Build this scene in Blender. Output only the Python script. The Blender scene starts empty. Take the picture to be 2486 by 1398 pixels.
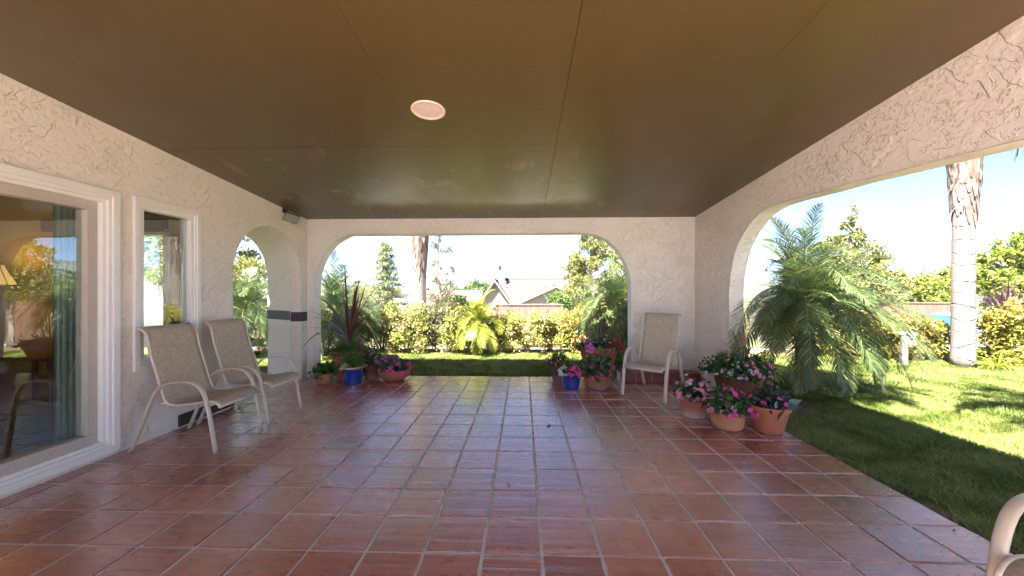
import bpy, math, random
import numpy as np
from math import radians, sin, cos, pi
from mathutils import Vector, Matrix

# ------------------------------------------------------------------ camera, world, sun, exposure
scn = bpy.context.scene
COL = scn.collection
YAW = 0.0300
EYE = 1.42
cam_d = bpy.data.cameras.new("camera")
cam = bpy.data.objects.new("camera", cam_d)
COL.objects.link(cam)
cam.location = (0, 0, EYE)
cam.rotation_euler = (radians(90), 0, YAW)
cam_d.sensor_width = 36
cam_d.lens = 900 / 2486 * 36
cam_d.shift_y = 7 / 2486
cam_d.clip_start = 0.05
cam_d.clip_end = 5000
scn.camera = cam

SUN_AZ = (0.62, 0.785)     # horizontal direction the light travels
SUN_EL = radians(57)
world = bpy.data.worlds.new("World")
scn.world = world
world.use_nodes = True
wn = world.node_tree.nodes
wl = world.node_tree.links
bg = wn["Background"]
sky = wn.new("ShaderNodeTexSky")
sky.sky_type = 'NISHITA'
sky.sun_disc = False
sky.sun_elevation = SUN_EL
sky.sun_rotation = math.atan2(-SUN_AZ[0], -SUN_AZ[1])
sky.air_density = 0.25
sky.dust_density = 0.2
sky.ozone_density = 1.5
wl.new(sky.outputs[0], bg.inputs[0])
bg.inputs[1].default_value = 0.05

sd = bpy.data.lights.new("sun", 'SUN')
sd.energy = 3.5
sd.angle = radians(0.5)
sd.color = (1.0, 0.965, 0.91)
sun = bpy.data.objects.new("sun", sd)
COL.objects.link(sun)
_t = Vector((SUN_AZ[0] * cos(SUN_EL), SUN_AZ[1] * cos(SUN_EL), -sin(SUN_EL))).normalized()
sun.rotation_euler = _t.to_track_quat('-Z', 'Y').to_euler()
sun.location = (-6, -8, 14)

scn.view_settings.view_transform = 'Standard'
scn.view_settings.look = 'None'
scn.view_settings.gamma = 1
scn.view_settings.exposure = 3.9
scn.render.engine = 'CYCLES'
scn.cycles.max_bounces = 9
scn.cycles.diffuse_bounces = 5
scn.cycles.glossy_bounces = 4
scn.cycles.transmission_bounces = 6
scn.cycles.transparent_max_bounces = 8
scn.cycles.sample_clamp_indirect = 6
scn.cycles.use_denoising = True

R = random.Random(7)
N = np.random.default_rng(11)

# ------------------------------------------------------------------ helpers
def P(u, D):
    """ground position seen in photo column u at camera depth D"""
    xc = (u - 1243) / 900 * D
    return (xc * cos(YAW) - D * sin(YAW), xc * sin(YAW) + D * cos(YAW))

def ZV(v, D):
    return EYE - (v - 706) * D / 900

def tag(o, label=None, cat=None, group=None, kind=None):
    if label: o["label"] = label
    if cat: o["category"] = cat
    if group: o["group"] = group
    if kind: o["kind"] = kind
    return o

def thing(name, label, cat, loc=(0, 0, 0), rz=0, group=None):
    o = bpy.data.objects.new(name, None)
    o.empty_display_size = 0.1
    COL.objects.link(o)
    o.location = loc
    o.rotation_euler = (0, 0, rz)
    return tag(o, label, cat, group)

class MB:
    """mesh collector: quads/ngons with a per-face material slot and a per-face value"""
    def __init__(s):
        s.v = []; s.f = []; s.m = []; s.a = []; s.n = 0
        s.qv = []; s.qf = []; s.qm = []; s.qa = []
    def add(s, vs, fs, m=0, a=0.5):
        b = len(s.v)
        s.v.extend([tuple(p) for p in vs])
        for f in fs:
            s.f.append([i + b for i in f]); s.m.append(m); s.a.append(a)
    def box(s, x0, x1, y0, y1, z0, z1, m=0, a=0.5, M=None):
        vs = [(x, y, z) for x in (x0, x1) for y in (y0, y1) for z in (z0, z1)]
        if M is not None: vs = [M @ Vector(p) for p in vs]
        s.add(vs, [(0, 1, 3, 2), (4, 6, 7, 5), (0, 4, 5, 1), (2, 3, 7, 6), (0, 2, 6, 4), (1, 5, 7, 3)], m, a)
    def tube(s, pts, rad, seg=8, m=0, a=0.5, cap=True, flat=1.0):
        pts = [Vector(p) for p in pts]
        if not hasattr(rad, '__len__'): rad = [rad] * len(pts)
        vs = []; up0 = None
        for i, p in enumerate(pts):
            t = (pts[min(i + 1, len(pts) - 1)] - pts[max(i - 1, 0)])
            if t.length < 1e-9: t = Vector((0, 0, 1))
            t.normalize()
            if up0 is None:
                up0 = Vector((0, 1, 0)) if abs(t.y) < 0.9 else Vector((1, 0, 0))
            x = up0 - t * up0.dot(t)
            x.normalize(); up0 = x
            y = t.cross(x)
            for k in range(seg):
                an = 2 * pi * k / seg
                vs.append(p + x * (cos(an) * rad[i]) + y * (sin(an) * rad[i] * flat))
        fs = []
        for i in range(len(pts) - 1):
            for k in range(seg):
                a0 = i * seg + k; a1 = i * seg + (k + 1) % seg
                fs.append((a0, a1, a1 + seg, a0 + seg))
        if cap:
            fs.append(tuple(range(seg))[::-1]); fs.append(tuple(range((len(pts) - 1) * seg, len(pts) * seg)))
        s.add(vs, fs, m, a)
    def lathe(s, prof, seg=32, m=0, a=0.5, c=(0, 0, 0), wob=0.0):
        vs = []; fs = []
        ph = R.random() * 6
        for (r, z) in prof:
            for k in range(seg):
                an = 2 * pi * k / seg
                rr = r * (1 + wob * sin(2 * an + ph))
                vs.append((c[0] + cos(an) * rr, c[1] + sin(an) * rr, c[2] + z))
        for i in range(len(prof) - 1):
            for k in range(seg):
                a0 = i * seg + k; a1 = i * seg + (k + 1) % seg
                fs.append((a0, a1, a1 + seg, a0 + seg))
        s.add(vs, fs, m, a)
    def strips(s, C, W, m=0, a=None):
        """C,W arrays (n,k,3): centre lines and half-width vectors -> quads"""
        C = np.asarray(C, float); W = np.asarray(W, float)
        n, k, _ = C.shape
        if n == 0: return
        V = np.stack([C - W, C + W], axis=2).reshape(-1, 3)
        base = (np.arange(n)[:, None] * (2 * k) + np.arange(k - 1)[None, :] * 2)
        F = np.stack([base, base + 1, base + 3, base + 2], axis=-1).reshape(-1, 4)
        off = sum(len(q) for q in s.qv)
        s.qv.append(V); s.qf.append(F + off)
        s.qm.append(np.full(len(F), m, np.int32) if np.isscalar(m) else np.repeat(m, k - 1).astype(np.int32))
        if a is None: a = N.random(n)
        a = np.broadcast_to(a, (n,))
        s.qa.append(np.repeat(a, k - 1))
    def build(s, name, mats, parent=None, smooth=False, loc=None):
        me = bpy.data.meshes.new(name)
        nv0 = len(s.v)
        if s.qv:
            QV = np.concatenate(s.qv); QF = np.concatenate(s.qf) + nv0
            QM = np.concatenate(s.qm); QA = np.concatenate(s.qa)
        else:
            QV = np.zeros((0, 3)); QF = np.zeros((0, 4), int); QM = np.zeros(0, np.int32); QA = np.zeros(0)
        V = np.concatenate([np.array(s.v, float).reshape(-1, 3), QV])
        tot = np.array([len(f) for f in s.f] + [4] * len(QF), dtype=np.int32)
        loops = np.concatenate([np.array([i for f in s.f for i in f], dtype=np.int64), QF.reshape(-1)]).astype(np.int32)
        st = np.concatenate([[0], np.cumsum(tot)[:-1]]).astype(np.int32) if len(tot) else np.zeros(0, np.int32)
        me.vertices.add(len(V)); me.vertices.foreach_set("co", V.reshape(-1).astype(np.float32))
        me.loops.add(len(loops)); me.loops.foreach_set("vertex_index", loops)
        me.polygons.add(len(tot)); me.polygons.foreach_set("loop_start", st)
        try: me.polygons.foreach_set("loop_total", tot)
        except Exception: pass
        me.polygons.foreach_set("material_index", np.concatenate([np.array(s.m, np.int32), QM]).astype(np.int32))
        at = me.attributes.new("v", 'FLOAT', 'FACE')
        at.data.foreach_set("value", np.concatenate([np.array(s.a, float), QA]).astype(np.float32))
        me.update(calc_edges=True)
        me.validate()
        me.polygons.foreach_set("use_smooth", np.full(len(me.polygons), bool(smooth)))
        for mm in (mats if isinstance(mats, (list, tuple)) else [mats]): me.materials.append(mm)
        o = bpy.data.objects.new(name, me)
        COL.objects.link(o)
        if parent is not None: o.parent = parent
        if loc is not None: o.location = loc
        return o

def autosmooth(o, ang=40):
    me = o.data
    import bmesh
    bm = bmesh.new(); bm.from_mesh(me)
    bmesh.ops.remove_doubles(bm, verts=bm.verts, dist=1e-5)
    for f in bm.faces: f.smooth = True
    for e in bm.edges:
        if len(e.link_faces) == 2 and e.calc_face_angle(0) > radians(ang): e.smooth = False
    bm.to_mesh(me); bm.free()
    return o

def bevel(o, w=0.004, seg=2):
    md = o.modifiers.new("bevel", 'BEVEL'); md.width = w; md.segments = seg; md.limit_method = 'ANGLE'
    md.angle_limit = radians(35)
    return o

def copy_tree(o, parent=None):
    c = o.copy(); COL.objects.link(c); c.parent = parent
    for ch in list(o.children): copy_tree(ch, c)
    return c

def interp(x, xs, ys):
    return float(np.interp(x, xs, ys))

# ------------------------------------------------------------------ materials
class NT:
    def __init__(s, name):
        s.mat = bpy.data.materials.new(name); s.mat.use_nodes = True
        s.t = s.mat.node_tree; s.n = s.t.nodes; s.l = s.t.links
        s.p = s.n["Principled BSDF"]; s.out = s.n["Material Output"]
    def node(s, t, **k):
        n = s.n.new(t)
        for a, b in k.items(): setattr(n, a, b)
        return n
    def link(s, a, b): s.l.new(a, b)
    def set(s, n, i, v):
        if hasattr(v, 'node'): s.l.new(v, n.inputs[i])
        else: n.inputs[i].default_value = v
    def coord(s, kind="Object"):
        return s.node("ShaderNodeTexCoord").outputs[kind]
    def pos(s):
        return s.node("ShaderNodeNewGeometry").outputs["Position"]
    def mapping(s, v, scale=(1, 1, 1), rot=(0, 0, 0), loc=(0, 0, 0)):
        n = s.node("ShaderNodeMapping"); s.link(v, n.inputs[0])
        n.inputs["Scale"].default_value = scale; n.inputs["Rotation"].default_value = rot; n.inputs["Location"].default_value = loc
        return n.outputs[0]
    def noise(s, v, scale=5, detail=3, rough=0.5, dist=0.0, out=0):
        n = s.node("ShaderNodeTexNoise")
        if v is not None: s.link(v, n.inputs["Vector"])
        n.inputs["Scale"].default_value = scale; n.inputs["Detail"].default_value = detail
        n.inputs["Roughness"].default_value = rough; n.inputs["Distortion"].default_value = dist
        return n.outputs[out]
    def vor(s, v, scale=5, feature='F1', out=0, rnd=1.0):
        n = s.node("ShaderNodeTexVoronoi", feature=feature)
        if v is not None: s.link(v, n.inputs["Vector"])
        n.inputs["Scale"].default_value = scale; n.inputs["Randomness"].default_value = rnd
        return n.outputs[out]
    def ramp(s, v, stops, interp='LINEAR'):
        n = s.node("ShaderNodeValToRGB"); s.link(v, n.inputs[0])
        cr = n.color_ramp; cr.interpolation = interp
        while len(cr.elements) < len(stops): cr.elements.new(0.5)
        for e, (p, c) in zip(cr.elements, stops):
            e.position = p
            e.color = tuple(c) + (1,) if len(c) == 3 else c
        return n.outputs[0]
    def math(s, op, a, b=0.0, c=None, clamp=False):
        n = s.node("ShaderNodeMath", operation=op, use_clamp=clamp)
        s.set(n, 0, a); s.set(n, 1, b)
        if c is not None: s.set(n, 2, c)
        return n.outputs[0]
    def mix(s, f, a, b, mode='MIX'):
        n = s.node("ShaderNodeMix", data_type='RGBA', blend_type=mode)
        s.set(n, 0, f)
        for i, v in ((6, a), (7, b)):
            if hasattr(v, 'node'): s.link(v, n.inputs[i])
            else: n.inputs[i].default_value = tuple(v) + (1,) if len(v) == 3 else v
        return n.outputs[2]
    def smooth(s, v, a, b):
        n = s.node("ShaderNodeMapRange", interpolation_type='SMOOTHSTEP')
        s.link(v, n.inputs[0]); n.inputs[1].default_value = a; n.inputs[2].default_value = b
        return n.outputs[0]
    def bump(s, h, strength=0.5, dist=0.01, normal=None):
        n = s.node("ShaderNodeBump"); s.link(h, n.inputs["Height"])
        n.inputs["Strength"].default_value = strength; n.inputs["Distance"].default_value = dist
        if normal is not None: s.link(normal, n.inputs["Normal"])
        return n.outputs[0]
    def base(s, c): s.set(s.p, "Base Color", c if hasattr(c, 'node') else tuple(c) + (1,))
    def rough(s, v): s.set(s.p, "Roughness", v)
    def normal(s, v): s.link(v, s.p.inputs["Normal"])
    def attr(s, name="v"):
        return s.node("ShaderNodeAttribute", attribute_name=name).outputs["Fac"]

def simple(name, col, rough=0.6, var=0.12, scale=8, metal=0.0, bumpd=0.0, spec=0.5):
    t = NT(name)
    n = t.noise(t.coord(), scale, 4, 0.6)
    lo = [c * (1 - var) for c in col]; hi = [min(1, c * (1 + var)) for c in col]
    t.base(t.ramp(n, [(0.3, lo), (0.7, hi)])); t.rough(rough)
    t.p.inputs["Metallic"].default_value = metal
    t.p.inputs["Specular IOR Level"].default_value = spec
    if bumpd: t.normal(t.bump(t.noise(t.coord(), scale * 8, 3), 0.6, bumpd))
    return t.mat

def leaf_mat(name, stops, rough=0.55, trans=0.3, spec=0.35):
    t = NT(name)
    c = t.ramp(t.attr(), stops)
    t.base(c); t.rough(rough); t.p.inputs["Specular IOR Level"].default_value = spec
    tr = t.node("ShaderNodeBsdfTranslucent"); t.link(c, tr.inputs[0])
    mx = t.node("ShaderNodeMixShader"); mx.inputs[0].default_value = trans
    t.link(t.p.outputs[0], mx.inputs[1]); t.link(tr.outputs[0], mx.inputs[2]); t.link(mx.outputs[0], t.out.inputs[0])
    return t.mat

def make_stucco(name, colA, colB, amt=1.0):
    t = NT(name)
    pos = t.pos()
    sp = t.node("ShaderNodeSeparateXYZ"); t.link(pos, sp.inputs[0])
    s_ = t.math('ADD', sp.outputs[0], sp.outputs[1])
    cb = t.node("ShaderNodeCombineXYZ"); t.link(s_, cb.inputs[0]); t.link(sp.outputs[2], cb.inputs[1])
    v = cb.outputs[0]
    # warp
    wn_ = t.node("ShaderNodeVectorMath", operation='MULTIPLY_ADD')
    nz = t.noise(v, 5, 3, 0.6, out=1); t.link(nz, wn_.inputs[0]); wn_.inputs[1].default_value = (0.11, 0.11, 0); t.link(v, wn_.inputs[2])
    w = wn_.outputs[0]
    # broad knife-down patches (plateaus with sharp edges)
    big = t.noise(w, 6.5, 5, 0.62)
    pl = t.smooth(big, 0.50, 0.525)
    # lace of small pits inside zones
    zone = t.smooth(t.noise(v, 3.1, 3), 0.44, 0.55)
    pit = t.smooth(t.noise(v, 30, 2, 0.5), 0.60, 0.565)
    pit = t.math('SUBTRACT', 1.0, t.math('MULTIPLY', t.math('SUBTRACT', 1.0, pit), zone))
    # long trowel laps: steps of a stretched, slanted field, only here and there
    m0 = t.mapping(w, rot=(0, 0, radians(-52)))
    an = t.noise(t.mapping(m0, scale=(1.3, 6.5, 1)), 0.95, 3, 0.5, 0.2)
    stm = t.smooth(t.noise(v, 2.3, 2, 0.5), 0.49, 0.53)
    lap = t.math('MULTIPLY', t.smooth(an, 0.5, 0.522), stm)
    rid = t.math('MULTIPLY', t.math('SUBTRACT', 1.0, t.smooth(t.math('ABSOLUTE', t.math('SUBTRACT', an, 0.506)), 0.0, 0.010)), stm)
    fine = t.noise(v, 160, 3, 0.6)
    h = t.math('MULTIPLY', pl, 0.30)
    h = t.math('ADD', h, t.math('MULTIPLY', pit, 0.55))
    h = t.math('ADD', h, t.math('MULTIPLY', lap, 0.55))
    h = t.math('ADD', h, t.math('MULTIPLY', fine, 0.12))
    h = t.math('ADD', h, t.math('MULTIPLY', t.noise(v, 16, 4, 0.6), 0.75))
    bv = t.node("ShaderNodeBevel", samples=4); bv.inputs["Radius"].default_value = 0.02
    t.normal(t.bump(h, 1.0, 0.0105 * amt, bv.outputs[0]))
    c = t.mix(t.noise(v, 1.3, 4, 0.6), colA, colB)
    crease_shade = t.math('MULTIPLY', t.math('ADD', t.math('MULTIPLY', t.math('SUBTRACT', 1.0, pit), 0.12), t.math('MULTIPLY', rid, 0.16)), 0.8 * amt)  # shade of pits and lap edges painted into the colour
    c = t.mix(crease_shade, c, (0.24, 0.19, 0.15))
    # splash stains near the floor
    low = t.smooth(t.math('ADD', sp.outputs[2], t.math('MULTIPLY', t.noise(v, 9, 3), 0.35)), 0.42, 0.12)
    c = t.mix(t.math('MULTIPLY', low, 0.18), c, (0.45, 0.42, 0.38))
    t.base(c); t.rough(0.9); t.p.inputs["Specular IOR Level"].default_value = 0.2
    return t.mat

M = {}
M['stucco'] = make_stucco("stucco", (0.81, 0.735, 0.64), (0.75, 0.675, 0.585))
M['trim'] = simple("white_trim_paint", (0.78, 0.755, 0.70), 0.45, 0.03, 3)
M['tanframe'] = simple("tan_aluminium", (0.47, 0.415, 0.345), 0.45, 0.05, 3)
M['band'] = simple("dark_band_paint", (0.065, 0.055, 0.062), 0.7, 0.15, 12)
M['dark'] = simple("dark_plastic", (0.03, 0.03, 0.032), 0.5, 0.1, 8)
M['metal'] = simple("grey_metal", (0.35, 0.35, 0.36), 0.4, 0.1, 8, 0.8)
M['bronze'] = simple("bronze_metal", (0.10, 0.08, 0.06), 0.45, 0.15, 8, 0.6)

# ceiling board
t = NT("ceiling_paint")
v = t.pos()
c = t.mix(t.noise(v, 0.9, 3, 0.5), (0.099, 0.063, 0.020), (0.076, 0.060, 0.021))
sm = t.noise(t.mapping(v, scale=(1.0, 0.45, 1)), 3.2, 5, 0.62, 0.6)
spy = t.node("ShaderNodeSeparateXYZ"); t.link(v, spy.inputs[0])
far = t.math('MULTIPLY', t.smooth(spy.outputs[1], 2.6, 4.6), t.math('SUBTRACT', 1.0, t.smooth(spy.outputs[0], 0.3, 2.0)))
chalk = t.math('MULTIPLY', t.smooth(sm, 0.53, 0.78), far)
c = t.mix(t.math('MULTIPLY', chalk, 0.6), c, (0.42, 0.36, 0.25))
sp2 = t.smooth(t.noise(v, 26, 2, 0.4), 0.76, 0.80)
c = t.mix(t.math('MULTIPLY', sp2, 0.5), c, (0.33, 0.25, 0.16))
px_ = spy.outputs[0] if False else t.node("ShaderNodeSeparateXYZ")
t.link(v, px_.inputs[0]); X_, Y_ = px_.outputs[0], px_.outputs[1]
def near(val, ref, tol): return t.math('LESS_THAN', t.math('ABSOLUTE', t.math('SUBTRACT', val, ref)), tol)
def rep_(val, per, tol): return t.math('LESS_THAN', t.math('ABSOLUTE', t.math('SUBTRACT', t.math('FRACT', t.math('DIVIDE', val, per)), 0.5)), tol / per)
nails = t.math('MULTIPLY', near(Y_, 3.515, .004), rep_(X_, .19, .004))
nails = t.math('MAXIMUM', nails, t.math('MULTIPLY', near(Y_, 3.548, .004), rep_(t.math('ADD', X_, .06), .21, .004)))
for sx_ in (.295, .326, -1.0, -.97, 1.585): nails = t.math('MAXIMUM', nails, t.math('MULTIPLY', near(X_, sx_, .0035), rep_(Y_, .2, .004)))
c = t.mix(t.math('MULTIPLY', nails, 0.6), c, (0.03, 0.02, 0.012))
scuff = t.smooth(t.noise(t.mapping(v, scale=(1.0, 0.25, 1), rot=(0, 0, .5)), 7, 6, 0.7, 1.5), 0.66, 0.74)
c = t.mix(t.math('MULTIPLY', t.math('MULTIPLY', scuff, far), 0.45), c, (0.36, 0.31, 0.2))
t.base(c); t.rough(t.math('ADD', 0.26, t.math('MULTIPLY', sm, 0.22)))
t.p.inputs["Specular IOR Level"].default_value = 0.55
hh = t.math('ADD', t.noise(t.mapping(v, scale=(1, 6, 1)), 16, 3), t.math('MULTIPLY', t.noise(v, 2.0, 2), 2.0))
t.normal(t.bump(hh, 0.35, 0.004))
M['ceiling'] = t.mat

# terracotta floor tile
t = NT("terracotta_floor_tile")
v = t.pos(); a = t.attr()
vt = t.node("ShaderNodeVectorMath", operation='ADD'); t.link(v, vt.inputs[0])
cb = t.node("ShaderNodeCombineXYZ"); t.link(t.math('MULTIPLY', a, 37.0), cb.inputs[0]); t.link(t.math('MULTIPLY', a, 91.0), cb.inputs[1]); t.link(cb.outputs[0], vt.inputs[1])
w = vt.outputs[0]
tone = t.ramp(a, [(0.0, (0.30, 0.080, 0.054)), (0.35, (0.38, 0.106, 0.070)), (0.7, (0.44, 0.145, 0.100)), (1.0, (0.36, 0.128, 0.100))])
stre = t.noise(t.mapping(w, scale=(1.2, 11, 1)), 2.0, 4, 0.6, 0.4)
c = t.mix(t.math('MULTIPLY', t.smooth(stre, 0.42, 0.72), 0.38), tone, (0.20, 0.070, 0.052))
mot = t.noise(w, 9, 4, 0.65)
c = t.mix(t.math('MULTIPLY', t.smooth(mot, 0.5, 0.75), 0.22), c, (0.42, 0.19, 0.14))
spk = t.smooth(t.noise(v, 85, 2, 0.4), 0.70, 0.76)
c = t.mix(t.math('MULTIPLY', spk, 0.15), c, (0.10, 0.05, 0.045))
t.base(c)
r_ = t.math('ADD', 0.26, t.math('MULTIPLY', t.smooth(mot, 0.4, 0.75), 0.12))
r_ = t.math('ADD', r_, t.math('MULTIPLY', t.smooth(stre, 0.45, 0.7), 0.18))
t.rough(r_)
t.p.inputs["Specular IOR Level"].default_value = 0.7
t.p.inputs["Coat Weight"].default_value = 1.0; t.p.inputs["Coat Roughness"].default_value = 0.24; t.p.inputs["Coat IOR"].default_value = 2.05
wav = t.noise(t.mapping(w, scale=(0.22, 4.2, 1)), 3.6, 2, 0.45, 0.25)
hh = t.math('ADD', t.math('MULTIPLY', wav, 1.0), t.math('MULTIPLY', t.noise(w, 60, 3), 0.03))
t.normal(t.bump(hh, 1.0, 0.0125))
M['tile'] = t.mat
t = NT("floor_grout")
g = t.noise(t.pos(), 30, 4, 0.7)
t.base(t.ramp(g, [(0.3, (0.50, 0.49, 0.47)), (0.7, (0.66, 0.645, 0.62))])); t.rough(0.9)
t.normal(t.bump(t.noise(t.pos(), 200, 3), 0.6, 0.002))
M['grout'] = t.mat

t = NT("weathered_concrete")
g = t.noise(t.pos(), 3, 6, 0.65)
t.base(t.ramp(g, [(0.3, (0.40, 0.38, 0.35)), (0.7, (0.55, 0.53, 0.50))])); t.rough(0.9)
t.normal(t.bump(t.noise(t.pos(), 60, 4), 0.5, 0.004))
M['concrete'] = t.mat

def soil_like(name, a, b, sc=6, bd=0.02):
    t = NT(name); v = t.pos()
    t.base(t.ramp(t.noise(v, sc, 6, 0.7), [(0.3, a), (0.7, b)])); t.rough(0.95); t.p.inputs["Specular IOR Level"].default_value = 0.15
    t.normal(t.bump(t.noise(v, sc * 9, 4), 0.8, bd)); return t.mat
M['soil'] = soil_like("bed_soil", (0.10, 0.065, 0.04), (0.24, 0.17, 0.11))
M['potsoil'] = soil_like("potting_soil", (0.012, 0.009, 0.006), (0.04, 0.028, 0.02), 30, 0.006)
t = NT("lawn_thatch"); v = t.pos()
c = t.ramp(t.noise(v, 8, 6, 0.7), [(0.3, (0.06, 0.09, 0.02)), (0.7, (0.13, 0.15, 0.04))])
sp = t.node("ShaderNodeSeparateXYZ"); t.link(v, sp.inputs[0])
wob = t.math('MULTIPLY', t.noise(v, 7, 4, 0.6), 0.22)
edge = t.smooth(t.math('SUBTRACT', t.math('ABSOLUTE', t.math('SUBTRACT', sp.outputs[0], 2.66)), wob), 0.06, -0.06)
dx = t.math('DIVIDE', t.math('SUBTRACT', sp.outputs[0], 3.35), 0.55); dy = t.math('DIVIDE', t.math('SUBTRACT', sp.outputs[1], 5.0), 1.1)
rr_ = t.math('ADD', t.math('MULTIPLY', dx, dx), t.math('MULTIPLY', dy, dy))
bare_m = t.smooth(t.math('ADD', rr_, t.math('MULTIPLY', t.noise(v, 6, 4), 1.2)), 1.9, 1.2)
c = t.mix(t.math('MAXIMUM', edge, bare_m), c, t.ramp(t.noise(v, 22, 6, 0.7), [(0.3, (0.06, 0.04, 0.025)), (0.7, (0.21, 0.15, 0.09))]))
t.base(c); t.rough(0.95); t.p.inputs["Specular IOR Level"].default_value = 0.15; t.normal(t.bump(t.noise(v, 70, 4), 0.8, 0.02))
M['lawnsoil'] = t.mat
M['farland'] = soil_like("far_land", (0.06, 0.07, 0.03), (0.15, 0.13, 0.07), 0.06, 0.05)
M['hill'] = soil_like("hill_scrub", (0.05, 0.07, 0.045), (0.14, 0.135, 0.08), 0.03, 0.05)

M['grass'] = leaf_mat("grass_blades", [(0.0, (0.075, 0.130, 0.020)), (0.45, (0.160, 0.200, 0.040)), (0.75, (0.26, 0.265, 0.075)), (0.92, (0.36, 0.35, 0.13)), (1.0, (0.48, 0.43, 0.24))], 0.5, 0.35)
M['palmleaf'] = leaf_mat("palm_leaflets", [(0.0, (0.032, 0.062, 0.026)), (0.5, (0.075, 0.118, 0.042)), (0.85, (0.16, 0.19, 0.06)), (1.0, (0.32, 0.30, 0.12))], 0.38, 0.25, 0.5)
M['palmlime'] = leaf_mat("lime_palm_leaflets", [(0.0, (0.12, 0.16, 0.015)), (0.6, (0.25, 0.28, 0.035)), (1.0, (0.42, 0.39, 0.10))], 0.45, 0.4)
M['rachis'] = simple("palm_rachis", (0.17, 0.20, 0.06), 0.5, 0.2, 9)
M['cordy'] = leaf_mat("dark_red_straps", [(0.0, (0.045, 0.014, 0.016)), (0.6, (0.11, 0.030, 0.028)), (1.0, (0.22, 0.09, 0.07))], 0.38, 0.12, 0.5)
M['cordypink'] = leaf_mat("pink_edged_straps", [(0.0, (0.20, 0.055, 0.055)), (0.5, (0.40, 0.15, 0.12)), (1.0, (0.52, 0.27, 0.13))], 0.4, 0.2, 0.5)
M['varieg'] = leaf_mat("variegated_leaves", [(0.0, (0.07, 0.095, 0.018)), (0.30, (0.16, 0.18, 0.03)), (0.6, (0.36, 0.33, 0.09)), (0.82, (0.56, 0.48, 0.22)), (0.95, (0.55, 0.43, 0.30)), (1.0, (0.5, 0.2, 0.08))], 0.4, 0.3)
M['redshrub'] = leaf_mat("red_tipped_leaves", [(0.0, (0.07, 0.10, 0.018)), (0.3, (0.18, 0.20, 0.035)), (0.6, (0.34, 0.30, 0.05)), (0.8, (0.44, 0.25, 0.08)), (0.92, (0.42, 0.14, 0.10)), (1.0, (0.55, 0.40, 0.25))], 0.4, 0.3)
M['green'] = leaf_mat("mid_green_leaves", [(0.0, (0.04, 0.09, 0.02)), (0.6, (0.10, 0.17, 0.035)), (1.0, (0.24, 0.29, 0.07))], 0.45, 0.3)
M['yellowgreen'] = leaf_mat("yellow_green_leaves", [(0.0, (0.09, 0.13, 0.02)), (0.6, (0.20, 0.235, 0.035)), (1.0, (0.34, 0.33, 0.07))], 0.45, 0.35)
M['olive'] = leaf_mat("olive_tan_leaves", [(0.0, (0.08, 0.105, 0.028)), (0.6, (0.20, 0.205, 0.055)), (1.0, (0.36, 0.31, 0.13))], 0.5, 0.3)
M['blond'] = leaf_mat("pale_sparse_leaves", [(0.0, (0.06, 0.065, 0.025)), (0.6, (0.13, 0.12, 0.05)), (1.0, (0.22, 0.18, 0.10))], 0.5, 0.3)
M['needle'] = leaf_mat("conifer_needles", [(0.0, (0.07, 0.11, 0.055)), (0.6, (0.18, 0.21, 0.09)), (1.0, (0.38, 0.37, 0.16))], 0.5, 0.2)
M['potleaf'] = leaf_mat("impatiens_leaves", [(0.0, (0.018, 0.055, 0.015)), (0.6, (0.045, 0.115, 0.03)), (1.0, (0.11, 0.19, 0.05))], 0.4, 0.25, 0.45)
M['fern'] = leaf_mat("feathery_leaves", [(0.0, (0.03, 0.09, 0.015)), (0.6, (0.08, 0.17, 0.025)), (1.0, (0.20, 0.27, 0.05))], 0.45, 0.3)
M['lime'] = leaf_mat("lime_leaves", [(0.0, (0.16, 0.22, 0.02)), (0.6, (0.30, 0.36, 0.04)), (1.0, (0.50, 0.48, 0.08))], 0.45, 0.35)
M['bluegreen'] = leaf_mat("blue_green_leaves", [(0.0, (0.05, 0.12, 0.10)), (1.0, (0.16, 0.26, 0.23))], 0.45, 0.15)
M['darkleaf'] = leaf_mat("burgundy_leaves", [(0.0, (0.02, 0.02, 0.018)), (0.6, (0.06, 0.03, 0.03)), (1.0, (0.07, 0.10, 0.04))], 0.4, 0.15)
def petal(n, c):
    return leaf_mat(n, [(0.0, [x * 0.72 for x in c]), (1.0, c)], 0.6, 0.35, 0.2)
M['pink'] = petal("hot_pink_petals", (0.80, 0.10, 0.33))
M['lilac'] = petal("lilac_pink_petals", (0.78, 0.22, 0.52))
M['rose'] = petal("light_pink_petals", (0.85, 0.30, 0.45))
M['red'] = petal("red_petals", (0.72, 0.03, 0.05))
M['orange'] = petal("coral_petals", (0.85, 0.17, 0.10))
M['white'] = petal("white_petals", (0.86, 0.85, 0.78))
M['purple'] = petal("purple_petals", (0.30, 0.03, 0.20))

def pot_mat(name, a, b, stain=0.0, rough=0.75):
    t = NT(name); v = t.coord()
    n = t.noise(v, 9, 5, 0.65)
    c = t.ramp(n, [(0.3, a), (0.7, b)])
    if stain:
        sp = t.node("ShaderNodeSeparateXYZ"); t.link(v, sp.inputs[0])
        lo = t.smooth(t.math('ADD', sp.outputs[2], t.math('MULTIPLY', n, 0.14)), 0.19, 0.06)
        c = t.mix(t.math('MULTIPLY', lo, stain), c, (0.50, 0.44, 0.36))
    c = t.mix(t.math('MULTIPLY', t.smooth(t.noise(v, 14, 5, 0.7), 0.58, 0.7), 0.35), c, [x * 0.45 for x in a])
    t.base(c); t.rough(rough)
    t.normal(t.bump(t.noise(v, 70, 4), 0.5, 0.003)); return t.mat
M['terra'] = pot_mat("terracotta", (0.34, 0.098, 0.045), (0.43, 0.14, 0.068))
M['terrastain'] = pot_mat("limed_terracotta", (0.29, 0.10, 0.05), (0.38, 0.14, 0.075), 0.7)
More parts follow.
